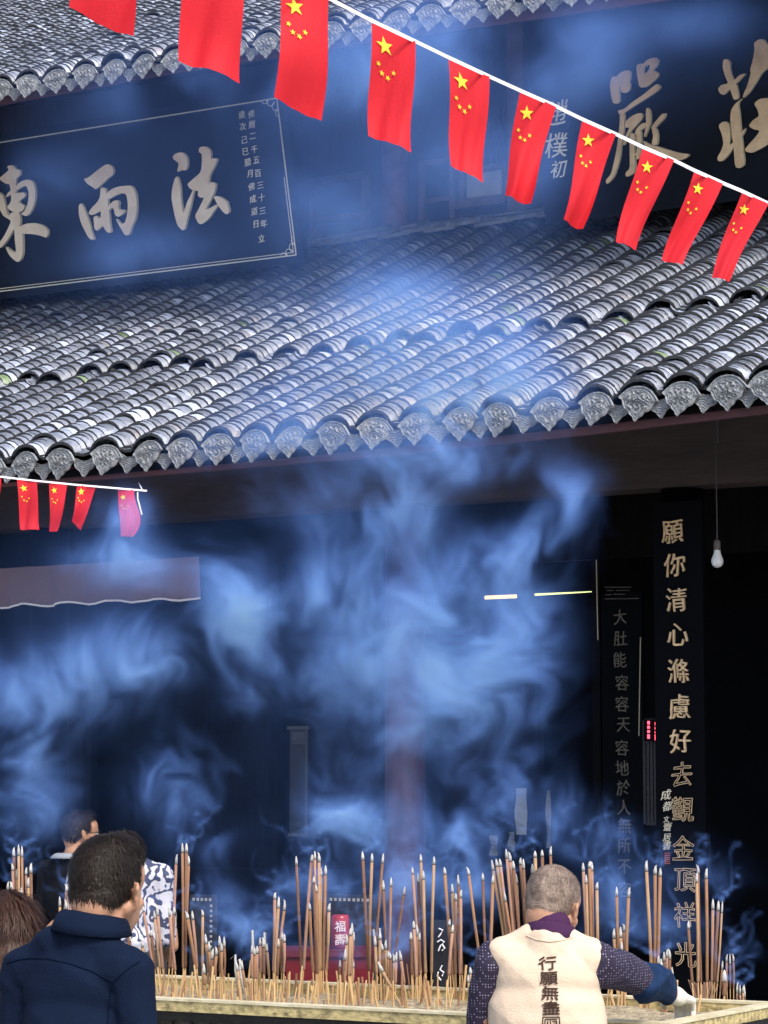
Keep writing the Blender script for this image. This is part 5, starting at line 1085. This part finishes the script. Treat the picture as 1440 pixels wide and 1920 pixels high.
    for k_, (px, py, rx, ry, s, Yp) in enumerate(PUFF + VEIL):
        tgt = rho if k_ < len(PUFF) else veil
        c = atY(px, py, Yp); D = (c - C0) @ FH; sx = rx * D / F / cos(YAW) * .8; sz = ry * D / F * .8; sy = .10 + .22 * min(sx, .5)
        gx = np.exp(-((X - c[0]) / sx) ** 2); gy = np.exp(-((Yv - c[1]) / sy) ** 2); gz = np.exp(-((Z - c[2]) / sz) ** 2)
        ix = gx > .01; iy = gy > .01; iz = gz > .01
        tgt[np.ix_(ix, iy, iz)] += (s / (sy * 1.77)) * gx[ix][:, None, None] * gy[iy][None, :, None] * gz[iz][None, None, :]
    fac = np.empty_like(rho)
    for i in range(0, nx, 16):
        x = X[i:i + 16][:, None, None] + np.zeros((1, ny, nz), np.float32); y = Yv[None, :, None] + 0 * x; z = Z[None, None, :] + 0 * x
        # coordinates of the drifting sheets: across, through (stretched) and up
        u = x * .857 + y * .515; d = (-x * .515 + y * .857) * .55; z = z + 0 * x; zz_ = z
        q = lambda s, a, b, c: vnoise(u * s + a, d * s + b, z * s + c) - .5
        # let three sizes of eddies stir the plume: every step moves the sample along the curl of a noise
        for s_, am in ((1.6, .07), (3.3, .055), (6.5, .036), (13., .020), (26., .009)):
            for k_ in range(2):
                e_ = .05 / s_; o_ = s_ * 3.7; p0 = q(s_, o_, 2, 5); u = u + e_; pu = q(s_, o_, 2, 5); u = u - e_; z = z + e_; pz = q(s_, o_, 2, 5); z = z - e_
                u, z = u + am * (pz - p0) / .05, z - am * (pu - p0) / .05
        z = z * .8
        n1 = q(2.0, 0, 0, 0); n2 = q(4.6, 9, 3, 5); n3 = q(9.7, 2, 8, 15); n4 = q(20., 5, 3, 11)
        r1 = 1 - np.abs(2 * q(5.2, 4, 9, 3)); r2 = 1 - np.abs(2 * q(11.5, 14, 19, 13)); r3 = 1 - np.abs(2 * q(25., 3, 9, 1))   # thin curling sheets
        n = .5 + .80 * n1 + .78 * n2 + .66 * n3 + .52 * n4; low_ = np.clip((2.15 - zz_) / .6, 0, 1)
        f_ = (np.clip((n - .22) * 1.8, 0.0, 3) ** (1.4 + .2 * low_)) * (.62 + .25 * r1 ** 4 + (.5 + 1.0 * low_) * r2 ** 5 + (.4 + .8 * low_) * r3 ** 5 - .3 * low_) + .03
        soft = np.clip((zz_ - 3.3) / .9, 0, 1) * .75
        fac[i:i + 16] = f_ * (1 - soft) + (.52 + 1.1 * n1 + .5 * n2).clip(.05, 2) * soft
    hgt = np.clip((Z - 1.08) / .3, 0, 1)
    rho = rho * fac * 1.65 + veil * (.65 + .25 * fac.clip(0, 2)) * np.clip((Z - 1.08) / .5, 0, 1)
    rho[rho < .02] = 0
    print('smoke field', time.time() - T0, float(rho.mean()), float(rho.max()))
    m = bpy.data.materials.new('smoke_blue'); m.use_nodes = True; nt = m.node_tree; nt.nodes.clear()
    o = nt.nodes.new('ShaderNodeOutputMaterial'); v = nt.nodes.new('ShaderNodeVolumePrincipled'); v.inputs['Color'].default_value = (.20, .395, 1.0, 1); v.inputs['Anisotropy'].default_value = .1; v.inputs['Absorption Color'].default_value = (.52, .52, .52, 1); v.inputs['Density'].default_value = 1.0
    v.inputs['Density Attribute'].default_value = 'density'; nt.links.new(v.outputs[0], o.inputs['Volume'])
    def make_volume(name, label, rho, lo, VX):
        """a smoke grid: the densities sit on mesh points and a geometry node turns them into a volume"""
        nx, ny, nz = rho.shape
        me = bpy.data.meshes.new(name); me.vertices.add(rho.size)
        a = me.attributes.new('rho', 'FLOAT', 'POINT'); a.data.foreach_set('value', rho.ravel())
        so_ = bpy.data.objects.new(name, me); COL.objects.link(so_); tag(so_, label, kind='stuff')
        g = bpy.data.node_groups.new('smoke_grid', 'GeometryNodeTree')
        g.interface.new_socket('Geometry', in_out='INPUT', socket_type='NodeSocketGeometry'); g.interface.new_socket('Geometry', in_out='OUTPUT', socket_type='NodeSocketGeometry')
        N = g.nodes.new; L = g.links.new; gi = N('NodeGroupInput'); go = N('NodeGroupOutput'); vc = N('GeometryNodeVolumeCube')
        vc.inputs['Min'].default_value = lo; vc.inputs['Max'].default_value = lo + np.array([nx - 1, ny - 1, nz - 1]) * VX
        for ax, k in zip('XYZ', (nx, ny, nz)): vc.inputs['Resolution ' + ax].default_value = k
        pos = N('GeometryNodeInputPosition')
        def vm(op, a, c):
            n_ = N('ShaderNodeVectorMath'); n_.operation = op; L(a, n_.inputs[0])
            if c is not None: n_.inputs[1].default_value = c
            return n_
        t1 = vm('SUBTRACT', pos.outputs[0], lo); t2 = vm('MULTIPLY', t1.outputs[0], (1 / VX,) * 3); t3 = vm('ADD', t2.outputs[0], (.5,) * 3); t4 = vm('FLOOR', t3.outputs[0], None)
        t5 = vm('DOT_PRODUCT', t4.outputs[0], (ny * nz, nz, 1))
        si = N('GeometryNodeSampleIndex'); si.data_type = 'FLOAT'; si.domain = 'POINT'; na = N('GeometryNodeInputNamedAttribute'); na.data_type = 'FLOAT'; na.inputs[0].default_value = 'rho'
        L(gi.outputs[0], si.inputs['Geometry']); L(na.outputs[0], si.inputs['Value']); L(t5.outputs['Value'], si.inputs['Index']); L(si.outputs[0], vc.inputs['Density'])
        sm = N('GeometryNodeSetMaterial'); sm.inputs['Material'].default_value = m; L(vc.outputs[0], sm.inputs[0]); L(sm.outputs[0], go.inputs[0])
        so_.modifiers.new('smoke', 'NODES').node_group = g
    make_volume('incense_smoke', 'blue incense smoke billowing up behind the trough and in front of the roof', rho, lo, VX)
    # the thin wisps over the trough itself
    TP = np.array(TIPS); VX = .009; lo = TP.min(0) - [.10, .10, .03]; hi = np.array([TP[:, 0].max() + .12, min(TP[:, 1].max() + .12, 8.33), TP[:, 2].max() + .45])
    nx, ny, nz = [int(v) for v in (hi - lo) / VX]; rho = np.zeros((nx, ny, nz), np.float32); print('wisps', nx, ny, nz)
    # fine threads curling off the burning tips
    rt_ = np.random.RandomState(31)
    for T in TIPS + TIPS:
        if rt_.rand() < .25: continue
        p = T.copy(); ph = rt_.uniform(0, 6.28, 6); fr = rt_.uniform(8, 26, 3); am = rt_.uniform(.3, 1.3, 3); Ln = rt_.uniform(.07, .30); n_ = int(Ln / .004); sg = rt_.uniform(7, 20)
        for k in range(n_):
            t = k / n_; h = k * .004; a = ph[0] + am[0] * 2 * sin(h * fr[0] + ph[1]) * (.3 + 2.2 * t) + am[1] * 1.6 * sin(h * fr[1] * 2.1 + ph[2]) * t * 2
            p = p + np.array(RT) * sin(a) * .0030 + FH * .0015 * sin(h * fr[2] + ph[3]) + np.array([0, 0, .0042 * max(.05 - .25 * t, cos(a)) + .0011])
            g_ = (p - lo) / VX; b0 = np.floor(g_).astype(int); f0 = g_ - b0
            if (b0 < 0).any() or (b0 >= np.array([nx, ny, nz]) - 1).any(): break
            wgt = sg * (1 - t) ** .7 * min(1, t * 12 + .3) * 1.0 * (.25 + .75 * sin(h * 31 + ph[4]) ** 2)
            for ax in (0, 1):
                for ay in (0, 1):
                    for az in (0, 1): rho[b0[0] + ax, b0[1] + ay, b0[2] + az] += wgt * (f0[0] if ax else 1 - f0[0]) * (f0[1] if ay else 1 - f0[1]) * (f0[2] if az else 1 - f0[2])
    make_volume('wisp_smoke', 'thin curling wisps of smoke rising off the tips of the incense sticks', rho, lo, VX)
print('done', time.time() - T0)
